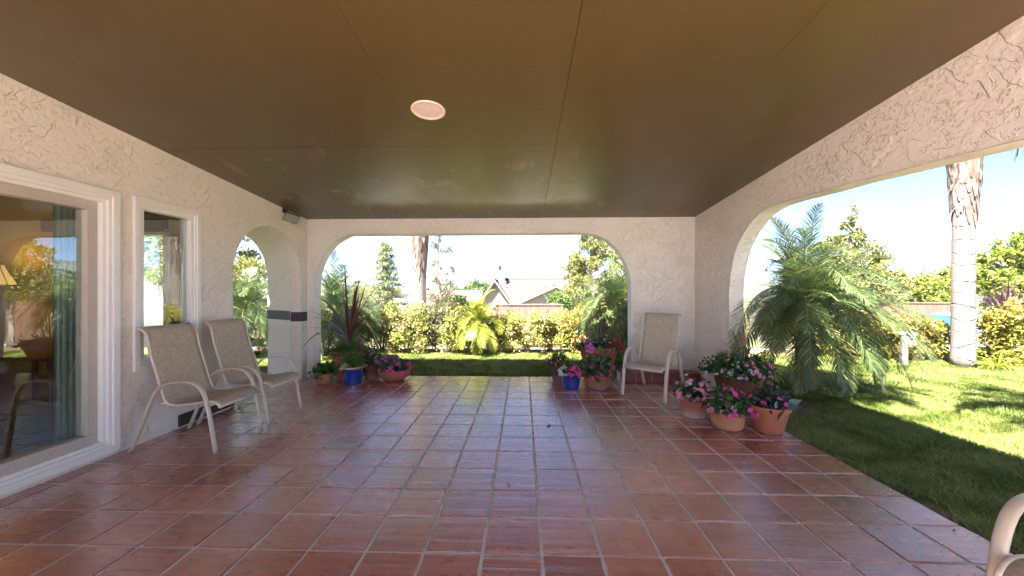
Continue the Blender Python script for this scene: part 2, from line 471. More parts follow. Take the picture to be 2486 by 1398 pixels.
M['terralight'] = pot_mat("pale_terracotta", (0.40, 0.15, 0.06), (0.49, 0.20, 0.085), 0.2)
M['terradark'] = pot_mat("dark_terracotta", (0.13, 0.04, 0.025), (0.20, 0.06, 0.036), 0.25)
t = NT("blue_glaze"); n_ = t.noise(t.coord(), 5, 4)
t.base(t.ramp(n_, [(0.3, (0.008, 0.022, 0.17)), (0.7, (0.015, 0.045, 0.30))])); t.rough(0.14)
t.p.inputs["Coat Weight"].default_value = 0.5
M['blue'] = t.mat
M['cream'] = simple("cream_rim_glaze", (0.55, 0.37, 0.22), 0.4, 0.1, 8)

def bark(name, a, b, rings=0.0, sc=3.0):
    t = NT(name); v = t.coord()
    n = t.noise(t.mapping(v, scale=(6, 6, 0.8)), sc, 5, 0.65)
    c = t.ramp(n, [(0.3, a), (0.7, b)])
    h = n
    if rings:
        sp = t.node("ShaderNodeSeparateXYZ"); t.link(v, sp.inputs[0])
        z = t.math('ADD', t.math('MULTIPLY', sp.outputs[2], rings), t.math('MULTIPLY', t.noise(v, 2.2, 3), 1.9))
        fr = t.math('FRACT', z)
        ln = t.math('SUBTRACT', 1.0, t.smooth(t.math('ABSOLUTE', t.math('SUBTRACT', fr, 0.5)), 0.0, 0.055))
        ln = t.math('MULTIPLY', ln, t.smooth(t.noise(v, 5, 3), 0.3, 0.5))
        c = t.mix(t.math('MULTIPLY', ln, 0.55), c, [x * 0.40 for x in a])
        h = t.math('SUBTRACT', t.math('MULTIPLY', n, 0.4), ln)
    t.base(c); t.rough(0.9)
    t.normal(t.bump(h, 0.8, 0.02)); return t.mat
M['palmbark'] = bark("ringed_palm_bark", (0.125, 0.098, 0.090), (0.205, 0.168, 0.154), 3.9)
M['boot'] = leaf_mat("palm_boots", [(0.0, (0.09, 0.05, 0.03)), (0.5, (0.15, 0.12, 0.105)), (1.0, (0.25, 0.215, 0.19))], 0.85, 0.05, 0.2)
M['fibertrunk'] = bark("fibrous_palm_trunk", (0.10, 0.06, 0.035), (0.22, 0.14, 0.08), 9.0)
M['bark'] = bark("grey_bark", (0.18, 0.14, 0.11), (0.34, 0.28, 0.23))
M['palebark'] = bark("pale_bark", (0.22, 0.19, 0.165), (0.34, 0.30, 0.27))
M['twig'] = simple("shrub_twigs", (0.30, 0.20, 0.13), 0.8, 0.3, 12)

t = NT("fence_boards"); v = t.coord()
n = t.noise(t.mapping(v, scale=(8, 8, 0.6)), 3, 5, 0.6)
c = t.mix(t.attr(), t.ramp(n, [(0.3, (0.12, 0.06, 0.042)), (0.7, (0.20, 0.11, 0.08))]), t.ramp(n, [(0.3, (0.09, 0.05, 0.037)), (0.7, (0.16, 0.09, 0.065))]))
t.base(c); t.rough(0.85)
M['fence'] = t.mat
M['caprail'] = simple("fence_cap", (0.22, 0.15, 0.11), 0.8, 0.15, 6)
t = NT("clay_roof_tiles"); v = t.coord()
c = t.mix(t.attr(), t.ramp(t.noise(v, 2.5, 4), [(0.3, (0.075, 0.045, 0.037)), (0.7, (0.095, 0.062, 0.052))]), t.ramp(t.noise(v, 3, 4), [(0.3, (0.085, 0.058, 0.05)), (0.7, (0.11, 0.08, 0.068))]))
t.base(c); t.rough(0.85); t.normal(t.bump(t.noise(v, 14, 3), 0.5, 0.02))
M['rooftile'] = t.mat
M['house'] = simple("beige_house_paint", (0.30, 0.265, 0.24), 0.9, 0.05, 2)
M['whitepaint'] = simple("white_house_paint", (0.50, 0.49, 0.47), 0.8, 0.04, 2)
M['fascia'] = simple("fascia_brown", (0.34, 0.23, 0.17), 0.8, 0.1, 5)
M['greyroof'] = simple("pale_roof", (0.22, 0.215, 0.21), 0.9, 0.08, 4)

t = NT("window_glass")
t.n.remove(t.p)
gl = t.node("ShaderNodeBsdfGlossy"); gl.inputs["Roughness"].default_value = 0.004; gl.inputs[0].default_value = (0.92, 1.0, 0.97, 1)
tr = t.node("ShaderNodeBsdfTransparent"); tr.inputs[0].default_value = (0.90, 0.96, 0.93, 1)
fr = t.node("ShaderNodeFresnel"); fr.inputs[0].default_value = 1.5
mx = t.node("ShaderNodeMixShader")
bf = t.math('SUBTRACT', 1.0, t.node('ShaderNodeNewGeometry').outputs['Backfacing'])
t.link(t.math('MULTIPLY', t.math('ADD', t.math('MULTIPLY', fr.outputs[0], 1.5), 0.12, clamp=True), bf), mx.inputs[0])
t.link(tr.outputs[0], mx.inputs[1]); t.link(gl.outputs[0], mx.inputs[2]); t.link(mx.outputs[0], t.out.inputs[0])
nn = t.bump(t.noise(t.pos(), 2.2, 2), 0.25, 0.004); t.link(nn, gl.inputs["Normal"])
M['glass'] = t.mat
M['ochre'] = simple("ochre_wall", (0.36, 0.225, 0.065), 0.85, 0.05, 2)
M['roomfloor'] = simple("dark_room_floor", (0.10, 0.075, 0.06), 0.3, 0.2, 2)
M['curtain'] = simple("sage_curtain", (0.30, 0.38, 0.32), 0.9, 0.08, 5)
M['wood'] = simple("dark_wood", (0.12, 0.055, 0.03), 0.4, 0.3, 6)
t = NT("lamp_shade_lit")
t.base((0.75, 0.5, 0.2)); t.p.inputs["Emission Color"].default_value = (1.0, 0.50, 0.14, 1); t.p.inputs["Emission Strength"].default_value = 0.055
M['shade'] = t.mat

# sling fabric: floral damask, slightly see-through weave
t = NT("sling_fabric"); v = t.coord()
wv = t.node("ShaderNodeVectorMath", operation='MULTIPLY_ADD'); t.link(t.noise(v, 9, 2, out=1), wv.inputs[0]); wv.inputs[1].default_value = (0.09, 0.09, 0.09); t.link(v, wv.inputs[2])
fl = t.noise(wv.outputs[0], 22, 2, 0.5, 1.6)
vo = t.vor(wv.outputs[0], 13, 'DISTANCE_TO_EDGE')
pat = t.math('MAXIMUM', t.smooth(fl, 0.52, 0.56), t.math('SUBTRACT', 1.0, t.smooth(vo, 0.02, 0.05)))
c = t.mix(pat, (0.53, 0.43, 0.31), (0.61, 0.52, 0.40))
t.base(c); t.rough(0.75)
trp = t.node("ShaderNodeBsdfTransparent"); mx = t.node("ShaderNodeMixShader"); mx.inputs[0].default_value = 0.10
tl = t.node("ShaderNodeBsdfTranslucent"); t.link(c, tl.inputs[0]); mx2 = t.node("ShaderNodeMixShader"); mx2.inputs[0].default_value = 0.25
t.link(t.p.outputs[0], mx2.inputs[1]); t.link(tl.outputs[0], mx2.inputs[2])
t.link(mx2.outputs[0], mx.inputs[1]); t.link(trp.outputs[0], mx.inputs[2]); t.link(mx.outputs[0], t.out.inputs[0])
t.normal(t.bump(t.noise(v, 300, 2), 0.4, 0.001))
M['sling'] = t.mat
M['chairmetal'] = simple("tan_chair_enamel", (0.56, 0.47, 0.36), 0.35, 0.04, 5)
M['brick'] = simple("red_plinth_tile", (0.22, 0.055, 0.035), 0.45, 0.25, 6, bumpd=0.002)

# ------------------------------------------------------------------ ground
def terr(x, y):
    d = max(0.0, y - 9.3, -x - 14.0)
    return -0.035 + interp(d, [0, 3.5, 7, 20, 32, 50, 110, 400, 3000], [0, -0.72, -1.0, -2.0, -3.0, -4.0, -6, -9, -9])

def sheet(name, xs, ys, mat, dz=0.0, kind='structure'):
    mb = MB(); vs = []; fs = []
    for x in xs:
        for y in ys: vs.append((x, y, terr(x, y) + dz))
    ny = len(ys)
    for i in range(len(xs) - 1):
        for j in range(ny - 1):
            a0 = i * ny + j; fs.append((a0, a0 + ny, a0 + ny + 1, a0 + 1))
    mb.add(vs, fs)
    o = mb.build(name, mat, smooth=True)
    return tag(o, kind=kind)
lin = lambda a, b, n: list(np.linspace(a, b, n))
sheet('ground', lin(-2200, -80, 6) + lin(-60, 60, 41) + lin(80, 2200, 6), lin(-300, 0, 4) + lin(2, 60, 59) + lin(75, 400, 14) + lin(500, 2500, 6), M['farland'], -0.012)
sheet('lawn', lin(-13.5, 13, 30), lin(-9, 8.5, 20), M['lawnsoil'], 0.004)
sheet('added_bounce_slab', lin(-13.5, 9, 12), lin(-9, -3.77, 4), simple('pale_bounce_slab', (0.68, 0.64, 0.58), 0.9, 0.06, 4), 0.02)  # unseen pale slab added behind the camera to bounce sunlight into the patio
sheet('garden_bed', lin(-13.5, 13, 30), lin(8.52, 9.5, 4), M['soil'], 0.0)
sheet('driveway', lin(-13, 40, 54), lin(9.52, 15.4, 14), M['concrete'], 0.012)

# far hills
def hill_obj(name, D, u0, u1, hf, depth):
    mb = MB(); vs = []; fs = []
    us = np.linspace(u0, u1, 90)
    for k, fr_ in enumerate((0.0, 0.5, 1.0)):
        for u in us:
            x, y = P(u, D + depth * fr_)
            top = hf(u)
            z = (-12, top * 0.55 + 0.45 * -8, top)[k]
            vs.append((x, y, z + (0 if k == 0 else R.uniform(-.5, .5))))
    n = len(us)
    for k in range(2):
        for i in range(n - 1):
            fs.append((k * n + i, k * n + i + 1, (k + 1) * n + i + 1, (k + 1) * n + i))
    vs2 = [(P(u, D + depth * 1.6)) for u in us]
    b = len(vs)
    for x, y in vs2: vs.append((x, y, -14))
    for i in range(n - 1): fs.append((2 * n + i, 2 * n + i + 1, b + i + 1, b + i))
    mb.add(vs, fs)
    tag(mb.build(name, M['hill'], smooth=True), kind='structure')
hill_obj('hills', 700, -1500, 4200, lambda u: 1.42 + 820 / 900 * (17 + 5 * sin(u / 170.) + 3 * sin(u / 61. + 1) + interp(u, [900, 1400, 1900, 2200, 2500, 3500], [0, 6, 8, 40, 62, 70])), 120)

# ------------------------------------------------------------------ patio floor
TP = 0.3195
PX1 = 0.0994 + TP * 8 + TP * 0.02
PY1 = 6.153
XL = -3.56
mb = MB()
tile_x = [0.0994 + TP * k for k in range(-12, 8)]
tile_y = [2.0 + TP * k for k in range(-18, 13)]
for x in tile_x:
    for y in tile_y:
        gw = 0.0085
        x0 = max(x + gw, XL - 0.02); x1 = x + TP - gw; y0 = y + gw; y1 = y + TP - gw
        a = R.random(); tx = R.gauss(0, .0035); ty = R.gauss(0, .0042); dz = R.gauss(0, 0.0004)
        cx, cy = (x0 + x1) / 2, (y0 + y1) / 2
        out = []
        npt = 4
        c4 = [(x0, y0), (x1, y0), (x1, y1), (x0, y1)]
        for i in range(4):
            pa, pb = c4[i], c4[(i + 1) % 4]
            for j in range(npt):
                f = j / npt
                jx = R.gauss(0, .0013); jy = R.gauss(0, .0013)
                out.append((pa[0] + (pb[0] - pa[0]) * f + jx, pa[1] + (pb[1] - pa[1]) * f + jy))
        n = len(out)
        zf = lambda px, py: dz + (px - cx) * tx + (py - cy) * ty
        top = [(cx + (px - cx) * .978, cy + (py - cy) * .978, zf(px, py)) for px, py in out]
        mid = [(cx + (px - cx) * .993, cy + (py - cy) * .993, zf(px, py) - 0.0015) for px, py in out]
        edge = [(px, py, -0.0045) for px, py in out]
        bot = [(px, py, -0.016) for px, py in out]
        fs = [tuple(range(n))]
        for q in range(3):
            for i in range(n):
                j = (i + 1) % n
                fs.append((q * n + i, (q + 1) * n + i, (q + 1) * n + j, q * n + j))
        mb.add(top + mid + edge + bot, fs, 0, a)
mb.box(XL - 0.05, PX1 - 0.012, tile_y[0], PY1 - 0.012, -0.14, -0.0065, 1)
tag(mb.build('patio_floor', [M['tile'], M['grout']]), kind='structure')
# passage floor through the side arch and threshold slab beyond the rear opening
mb = MB(); mb.box(-4.55, XL - 0.052, 4.2, 6.45, -0.13, -0.012)
tag(mb.build('path', M['concrete']), kind='structure')

# ------------------------------------------------------------------ the house
def ceilz(y): return 2.6 + 0.0845 * (6.0 - y)
house = thing('stucco_house', 'cream stucco house wing with arched covered patio and brown board ceiling', 'house', (XL, 2.0, 0))
def hb(mb, name, mats, parent=None, **k):
    o = mb.build(name, mats, None, **k)
    par = parent or house
    o.parent = par
    base = Vector((0, 0, 0)); q = par
    while q is not None: base += q.location; q = q.parent
    o.location = -base
    return o

def arch_wall(mb, S, H, holes, T, thick, zb=0.0):
    """S: (s0,s1); H(s) top height; holes: list of (profile[(s,z)..], zlo); T(s,d,z)->xyz with d depth 0..thick"""
    br = {S[0], S[1]}
    for prof, zlo in holes:
        for s, z in prof: br.add(round(s, 5))
    br = sorted(br)
    def quad(p): mb.add(p, [(0, 1, 2, 3)])
    def zt(prof, s): return interp(s, [p[0] for p in prof], [p[1] for p in prof])
    for a, b in zip(br[:-1], br[1:]):
        m = (a + b) / 2; h = None
        for prof, zlo in holes:
            if prof[0][0] < m < prof[-1][0]: h = (prof, zlo)
        sol = []
        if h is None: sol.append((zb, zb, H(a), H(b)))
        else:
            prof, zlo = h
            if zlo > zb: sol.append((zb, zb, zlo, zlo))
            sol.append((zt(prof, a), zt(prof, b), H(a), H(b)))
            quad([T(a, 0, zt(prof, a)), T(b, 0, zt(prof, b)), T(b, thick, zt(prof, b)), T(a, thick, zt(prof, a))])
            if zlo > zb: quad([T(a, 0, zlo), T(b, 0, zlo), T(b, thick, zlo), T(a, thick, zlo)])
        for z0a, z0b, z1a, z1b in sol:
            quad([T(a, 0, z0a), T(b, 0, z0b), T(b, 0, z1b), T(a, 0, z1a)])
            quad([T(a, thick, z0a), T(b, thick, z0b), T(b, thick, z1b), T(a, thick, z1a)])
        quad([T(a, 0, H(a)), T(b, 0, H(b)), T(b, thick, H(b)), T(a, thick, H(a))])
    for prof, zlo in holes:
        for s, z in (prof[0], prof[-1]):
            quad([T(s, 0, zlo), T(s, thick, zlo), T(s, thick, z), T(s, 0, z)])
    for s in S:
        quad([T(s, 0, zb), T(s, thick, zb), T(s, thick, H(s)), T(s, 0, H(s))])

def arc(cx, cz, rx, rz, a0, a1, n=14):
    return [(cx + rx * cos(radians(a0 + (a1 - a0) * i / n)), cz + rz * sin(radians(a0 + (a1 - a0) * i / n))) for i in range(n + 1)]

TOPZ = lambda s: ceilz(s) + 0.10
# left wall
door_h = [(0.35, 2.22), (3.08, 2.22)]
win_h = [(3.33, 2.22), (3.93, 2.22)]
arch_h = arc(5.145, 1.63, 0.70, 0.70, 180, 0, 22)
mb = MB()
arch_wall(mb, (-2.6, 6.2), TOPZ, [(door_h, 0.10), (win_h, 0.74), (arch_h, -0.1)], lambda s, d, z: (XL - d, s, z), 0.18, -0.1)
hb(mb, 'wall', M['stucco'])
# back wall
bprof = arc(-3.43 + 0.70, 1.45, 0.70, 0.90, 180, 90, 14) + arc(1.73 - 0.75, 1.45, 0.75, 0.90, 90, 0, 14)
bprof = [(a_, b_ + (R.gauss(0, .003) if 0 < i_ < len(bprof) - 1 else 0)) for i_, (a_, b_) in enumerate(bprof)]
mb = MB()
arch_wall(mb, (XL + 0.003, 2.955), lambda s: 2.70, [(bprof, -0.1)], lambda s, d, z: (s, 6.0 + d, z), 0.19, -0.1)
hb(mb, 'wall', M['stucco'])
# right wall (garden side) with its long flat arch
rp = [(5.02, 0.0), (5.02, 1.40), (4.985, 1.63), (4.90, 1.89), (4.80, 2.03), (4.70, 2.135), (4.60, 2.21), (4.48, 2.28), (4.38, 2.32), (4.28, 2.345), (4.17, 2.358), (4.07, 2.36), (3.64, 2.342), (3.12, 2.32), (2.6, 2.285), (2.05, 2.245), (1.4, 2.235), (0.75, 2.24), (0.3, 2.2), (-0.1, 2.05), (-0.4, 1.8), (-0.5, 1.4)]
rp = rp[::-1][:-1]
_f = []
for (s0_, z0_), (s1_, z1_) in zip(rp[:-1], rp[1:]):
    k_n = max(1, int(abs(s1_ - s0_) / .12))
    for k_ in range(k_n): _f.append((s0_ + (s1_ - s0_) * k_ / k_n, z0_ + (z1_ - z0_) * k_ / k_n + (R.gauss(0, .0028) if _f else 0)))
rp = _f + [rp[-1]]
mb = MB()
arch_wall(mb, (-0.85, 5.998), lambda s: TOPZ(s) - 0.002, [(rp, -0.1)], lambda s, d, z: (2.74 + d, s, z), 0.19, -0.1)
hb(mb, 'wall', M['stucco'])
# side passage tunnel behind the arch
prof2 = arc(5.20, 1.60, 0.73, 0.74, 180, 0, 22)
mb = MB()
prof3 = [(s, z) for s, z in prof2]
pts = [(prof3[0][0], -0.1)] + prof3 + [(prof3[-1][0], -0.1)]
def tun(s, x):
    if s < 5.2: return (x, s, )
    return (x, s + 0.33 * (-(x) + XL - 0.18) / 0.68)
xa, xb = XL - 0.181, -4.42
vs = []; fs = []
for s, z in pts:
    for x in (xa, xb if s > 4.72 else xb + .36 * (1 - max(0, (s - 4.5) / .22))):
        yy = s + (0.36 * (xa - x) / (xa - xb) if s > 5.2 else 0.0)
        vs.append((x, yy, z))
for i in range(len(pts) - 1): fs.append((2 * i, 2 * i + 1, 2 * i + 3, 2 * i + 2))
mb.add(vs, fs)
# outer skins of the thick passage wall
mb.box(-4.42, xa, 6.36, 6.55, -0.1, 2.7)
# passage facade outer face pieces above/left of opening kept simple and solid
for i in range(len(pts) - 1):
    (s0, z0), (s1, z1) = pts[i], pts[i + 1]
    f = lambda s: s + (0.36 if s > 5.2 else 0)
    if z0 > 0 and z1 > 0:
        g_ = lambda s_: xb if s_ > 4.72 else xb + .36 * (1 - max(0, (s_ - 4.5) / .22))
        mb.add([(g_(s0), f(s0), z0), (g_(s1), f(s1), z1), (g_(s1), f(s1), 2.7), (g_(s0), f(s0), 2.7)], [(0, 1, 2, 3)])
mb.add([(xb + .36, 4.40, -0.1), (xb + .36, 4.47, -0.1), (xb + .36, 4.47, 2.7), (xb + .36, 4.40, 2.7)], [(0, 1, 2, 3)])
mb.add([(xb, 6.29, -0.1), (xb, 6.36, -0.1), (xb, 6.36, 2.7), (xb, 6.29, 2.7)], [(0, 1, 2, 3)])
mb.add([(xb + .36, 4.40, 2.7), (xa, 4.40, 2.7), (xa, 6.55, 2.7), (xb, 6.55, 2.7)], [(0, 1, 2, 3)])
hb(mb, 'passage_wall', M['stucco'])
# dark painted band round the corner pier
mb = MB()
zb0, zb1 = 0.93, 1.08
mb.box(XL - 0.17, XL + 0.006, 5.838, 5.998, zb0, zb1)
y0 = 5.93
mb.add([(xa + .001, y0 - .006, zb0 + .01), (-4.425, 6.284, zb0 + .01), (-4.425, 6.284, zb1 + .01), (xa + .001, y0 - .006, zb1 + .01),
        (xa + .001, y0 + .03, zb0 + .01), (-4.425, 6.32, zb0 + .01), (-4.425, 6.32, zb1 + .01), (xa + .001, y0 + .03, zb1 + .01)],
       [(0, 1, 2, 3), (4, 7, 6, 5), (0, 4, 5, 1), (3, 2, 6, 7), (1, 5, 6, 2), (0, 3, 7, 4)])
hb(mb, 'painted_band', M['band'])
# ceiling boards with open seams
mb = MB()
xs = [XL - 0.02, -2.26, -0.985, 0.31, 1.60, 2.78]
ys = [-0.85, 1.09, 3.53, 6.03]
for i in range(len(xs) - 1):
    for j in range(len(ys) - 1):
        g = (0.0026 if i == 3 else 0.0008)
        x0, x1 = xs[i] + g, xs[i + 1] - 0.0008; yy0, yy1 = ys[j] + 0.003, ys[j + 1] - 0.0025
        off = R.uniform(-0.0012, 0.0012)
        za, zc = ceilz(yy0) + off, ceilz(yy1) + off
        mb.add([(x0, yy0, za), (x1, yy0, za), (x1, yy1, zc), (x0, yy1, zc), (x0, yy0, za + .012), (x1, yy0, za + .012), (x1, yy1, zc + .012), (x0, yy1, zc + .012)],
               [(0, 1, 2, 3), (4, 7, 6, 5), (0, 4, 5, 1), (1, 5, 6, 2), (2, 6, 7, 3), (3, 7, 4, 0)])
hb(mb, 'ceiling', M['ceiling'])
mb = MB()
def slab(x0, x1, y0, y1, zf, th, m=0):
    vs = [(x, y, zf(y) + d) for d in (0, th) for x, y in ((x0, y0), (x1, y0), (x1, y1), (x0, y1))]
    mb.add(vs, [(3, 2, 1, 0), (4, 5, 6, 7), (0, 1, 5, 4), (1, 2, 6, 5), (2, 3, 7, 6), (3, 0, 4, 7)], m)
slab(XL - 0.4, 2.97, -0.95, 6.25, lambda y: max(ceilz(y), 2.6) + 0.12, 0.14)  # ends early behind the camera so sun reaches the floor and bounces in
slab(XL - 4.6, XL - 0.405, -3.3, 5.3, lambda y: 2.95, 0.14)
slab(XL - 1.5, XL - 0.405, 5.302, 6.6, lambda y: 2.95, 0.14)  # unseen eave added, with the longer house roof, to shade the side passage
hb(mb, 'roof', M['fascia'])
# red tile plinth at the foot of the right pier
mb = MB()
for k in range(5):
    mb.box(1.50 + k * 0.245 + 0.004, 1.50 + (k + 1) * 0.245 - 0.004, 5.77, 5.998, 0.003, 0.158, 0)
mb.box(1.502, 2.70, 5.78, 5.997, 0.002, 0.150, 1)
bevel(hb(mb, 'plinth', [M['brick'], M['grout']]), 0.004)

def frame_rect(mb, y0, y1, z0, z1, w, xa_, xb_, m=0, sill=None):
    """rectangular frame in the plane of the left wall from x=xa_ to xb_, mitre-free butt joints"""
    mb.box(xa_, xb_, y0, y1, z1 - w, z1, m)
    mb.box(xa_, xb_, y0, y1, z0, z0 + (sill or w), m)
    mb.box(xa_, xb_, y0, y0 + w, z0 + (sill or w), z1 - w, m)
    mb.box(xa_, xb_, y1 - w, y1, z0 + (sill or w), z1 - w, m)
# sliding door
dr = bpy.data.objects.new('sliding_door', None); COL.objects.link(dr); dr.parent = house
mb = MB()
frame_rect(mb, 0.27, 3.15, 0.035, 2.285, 0.055, XL - 0.03, XL + 0.030, sill=0.05)
frame_rect(mb, 0.325, 3.095, 0.085, 2.230, 0.030, XL - 0.08, XL + 0.016)
frame_rect(mb, 0.355, 3.065, 0.115, 2.200, 0.028, XL - 0.15, XL - 0.004)
bevel(hb(mb, 'frame', M['trim'], dr), 0.003)
mb = MB()
frame_rect(mb, 0.383, 3.037, 0.143, 2.172, 0.075, XL - 0.15, XL - 0.045)
mb.box(XL - 0.149, XL - 0.046, 1.30, 1.38, 0.218, 2.097)
bevel(hb(mb, 'sash', M['tanframe'], dr), 0.003)
mb = MB(); mb.box(XL - 0.10, XL - 0.094, 0.455, 2.965, 0.215, 2.10)
hb(mb, 'pane', M['glass'], dr)
# narrow window
wd = bpy.data.objects.new('window', None); COL.objects.link(wd); wd.parent = house
mb = MB()
frame_rect(mb, 3.275, 3.97, 0.68, 2.290, 0.045, XL - 0.03, XL + 0.026)
frame_rect(mb, 3.320, 3.925, 0.725, 2.245, 0.022, XL - 0.05, XL + 0.014)
frame_rect(mb, 3.342, 3.903, 0.747, 2.223, 0.035, XL - 0.09, XL + 0.002)
bevel(hb(mb, 'frame', M['trim'], wd), 0.003)
mb = MB(); mb.box(XL - 0.05, XL - 0.044, 3.37, 3.87, 0.775, 2.195)
hb(mb, 'pane', M['glass'], wd)
# room behind the glass
mb = MB()
def flatbox(x0, x1, y0, y1, z0, z1, m=0): mb.box(x0, x1, y0, y1, z0, z1, m)
flatbox(-7.6, XL - 0.182, -2.5, 4.18, -0.1, -0.006)
hb(mb, 'room_floor', M['roomfloor'])
mb = MB()
flatbox(-7.7, -7.6, -2.6, 4.3, -0.1, 2.7)
flatbox(-7.6, XL - 0.182, -2.6, -2.5, -0.1, 2.7)
# far end wall with a window opening x -5.6..-4.33, z .62..2.10
flatbox(-7.6, -5.05, 4.2, 4.30, -0.1, 2.7)
flatbox(-4.13, XL - 0.182, 4.2, 4.30, -0.1, 2.7)
flatbox(-5.05, -4.13, 4.2, 4.30, -0.1, 0.60)
flatbox(-5.05, -4.13, 4.2, 4.30, 2.12, 2.7)
hb(mb, 'room_wall', M['ochre'])
mb = MB(); flatbox(-7.7, XL - 0.182, -2.6, 4.3, 2.705, 2.75)
hb(mb, 'room_ceiling', M['ochre'])
w2 = bpy.data.objects.new('window', None); COL.objects.link(w2); w2.parent = house
mb = MB()
mb.box(-5.05, -4.13, 4.17, 4.32, 2.07, 2.119); mb.box(-5.05, -4.13, 4.17, 4.32, 0.601, 0.66)
mb.box(-5.049, -5.0, 4.171, 4.319, 0.66, 2.07); mb.box(-4.17, -4.132, 4.171, 4.319, 0.66, 2.07); mb.box(-4.72, -4.70, 4.2, 4.29, 0.66, 2.07)
hb(mb, 'frame', M['trim'], w2)
mb = MB(); mb.box(-5.55, -4.10, 4.10, 4.165, 2.10, 2.24)
tag(hb(mb, 'blind_box', M['wood'], w2))

mb = MB(); mb.box(-7.25, -4.9, -1.8, 4.0, 0, 0)
# curtain by the door edge
cur = MB(); pts = []
for k in range(80):
    y = 2.99 + k * 0.0040
    pts.append((XL - 0.36 + 0.035 * sin(k * 0.9) + 0.01 * sin(k * 2.3), y))
vs = [(x, y, z) for z in (0.06, 2.30) for x, y in pts]
cur.add(vs, [(i, i + 1, 80 + i + 1, 80 + i) for i in range(79)])
o = cur.build('curtain', M['curtain'], smooth=True)
tag(o, 'pale sage curtain hanging behind the right side of the sliding glass door', 'curtain')
md = o.modifiers.new('thick', 'SOLIDIFY'); md.thickness = 0.004
# console table and lit lamp inside
tx, ty = -5.15, 3.82
tb = thing('console_table', 'low dark wooden table inside the glass door beside the lamp', 'table', (tx, ty, 0))
mb = MB(); mb.box(-0.45, 0.45, -0.28, 0.28, 0.72, 0.76); bevel(mb.build('tabletop', M['wood'], tb))
for sx in (-1, 1):
    for sy in (-1, 1):
        mb = MB(); mb.tube([(sx * .40, sy * .23, 0), (sx * .40, sy * .23, .72)], [.018, .028], 8); mb.build('leg', M['wood'], tb, smooth=True)
mb = MB(); mb.box(-0.41, 0.41, -0.24, 0.24, 0.16, 0.19); mb.build('shelf', M['wood'], tb)
lp = thing('floor_lamp', 'lit floor lamp with flared amber shade seen through the glass door', 'lamp', (-5.82, 3.90, 0))
mb = MB(); mb.lathe([(.001, 0), (.14, 0), (.14, .02), (.05, .05), (.025, .10), (.02, .5), (.045, .62), (.02, .74), (.018, 1.1), (.04, 1.2), (.02, 1.3), (.012, 1.4), (.010, 1.62), (.0005, 1.62)], 24)
mb.build('lamp_base', M['bronze'], lp, smooth=True)
SH = [(.165, 1.48), (.148, 1.53), (.118, 1.59), (.088, 1.66), (.072, 1.71)]
mb = MB(); mb.lathe(SH, 32); mb.build('lamp_shade', M['shade'], lp, smooth=True)
mb = MB()
for k in range(8):
    an = 2 * pi * k / 8
    mb.tube([((r + .002) * cos(an), (r + .002) * sin(an), z) for r, z in SH], 0.004, 5)
mb.lathe([(.166, 1.475), (.170, 1.482), (.166, 1.488)], 32); mb.lathe([(.073, 1.706), (.077, 1.712), (.072, 1.718)], 32)
mb.build('shade_wire', M['bronze'], lp, smooth=True)
ld = bpy.data.lights.new('lamp_bulb', 'POINT'); ld.energy = 0.5; ld.color = (1.0, .62, .28); ld.shadow_soft_size = .04
lo = bpy.data.objects.new('lamp_bulb', ld); COL.objects.link(lo); lo.location = (0, 0, 1.72); lo.parent = lp

# wall vent
vt_ = thing('wall_vent', 'dark slotted vent grille at the foot of the stucco wall', 'vent', (XL, 4.05, 0.0))
mb = MB(); mb.box(-0.01, 0.006, -0.33, 0.40, 0.012, 0.135); mb.build('backing', M['dark'], vt_)
mb = MB()
for k in range(7): mb.box(0.006, 0.014, -0.32, 0.39, 0.022 + k * 0.016, 0.030 + k * 0.016)
mb.box(0.006, 0.016, -0.33, -0.32, .012, .135); mb.box(0.006, 0.016, 0.39, 0.40, .012, .135)
mb.build('slats', M['bronze'], vt_)

# round ceiling speaker / light
cl = thing('ceiling_light', 'round recessed ceiling light with cream trim and frosted lens', 'light', (-0.755, 2.93, ceilz(2.93)))
cl.rotation_euler = (math.atan(-0.0845), 0, 0)
mb = MB(); mb.lathe([(.135, 0.004), (.135, -.006), (.128, -.011), (.112, -.009), (.108, -.002)], 40); mb.build('trim', simple("cream_light_trim", (0.80, 0.62, 0.42), 0.5, 0.04), cl, smooth=True)
mb = MB(); mb.lathe([(.110, -.003), (.08, -.0045), (.04, -.005), (.0005, -.005)], 40)
mb.build('lens', simple("frosted_lens", (0.72, 0.60, 0.56), 0.55, 0.08, 20), cl, smooth=True)

# floodlight in the corner
fl_ = thing('flood_light', 'square floodlight with glass face mounted in the ceiling corner', 'floodlight', (-3.46, 5.42, 2.60))
FM = (-Vector((.45, -.62, -.64))).to_track_quat('Y', 'Z').to_matrix().to_4x4() @ Matrix.Rotation(radians(18), 4, 'Y')
mb = MB(); mb.tube([(-.09, .0, .035), (-.04, 0, .0), (0, 0, -.05)], .014, 8); mb.box(-.12, -.09, -.04, .04, -.02, .07); mb.build('bracket', M['bronze'], fl_)
mb = MB()
fv = [(-.10, -.035, -.075), (.10, -.035, -.075), (.10, -.035, .075), (-.10, -.035, .075), (-.06, .05, -.045), (.06, .05, -.045), (.06, .05, .045), (-.06, .05, .045)]
T_ = Matrix.Translation((0.02, -0.02, -0.085)) @ FM
mb.add([T_ @ Vector(p) for p in fv], [(0, 1, 2, 3), (4, 7, 6, 5), (0, 4, 5, 1), (1, 5, 6, 2), (2, 6, 7, 3), (3, 7, 4, 0)])
bevel(mb.build('housing', M['bronze'], fl_), 0.006)
mb = MB(); mb.box(-.088, .088, -.040, -.0355, -.064, .064, M=T_)
mb.build('glass', simple("floodlight_glass", (0.25, 0.27, 0.21), 0.12, 0.2, 14), fl_)

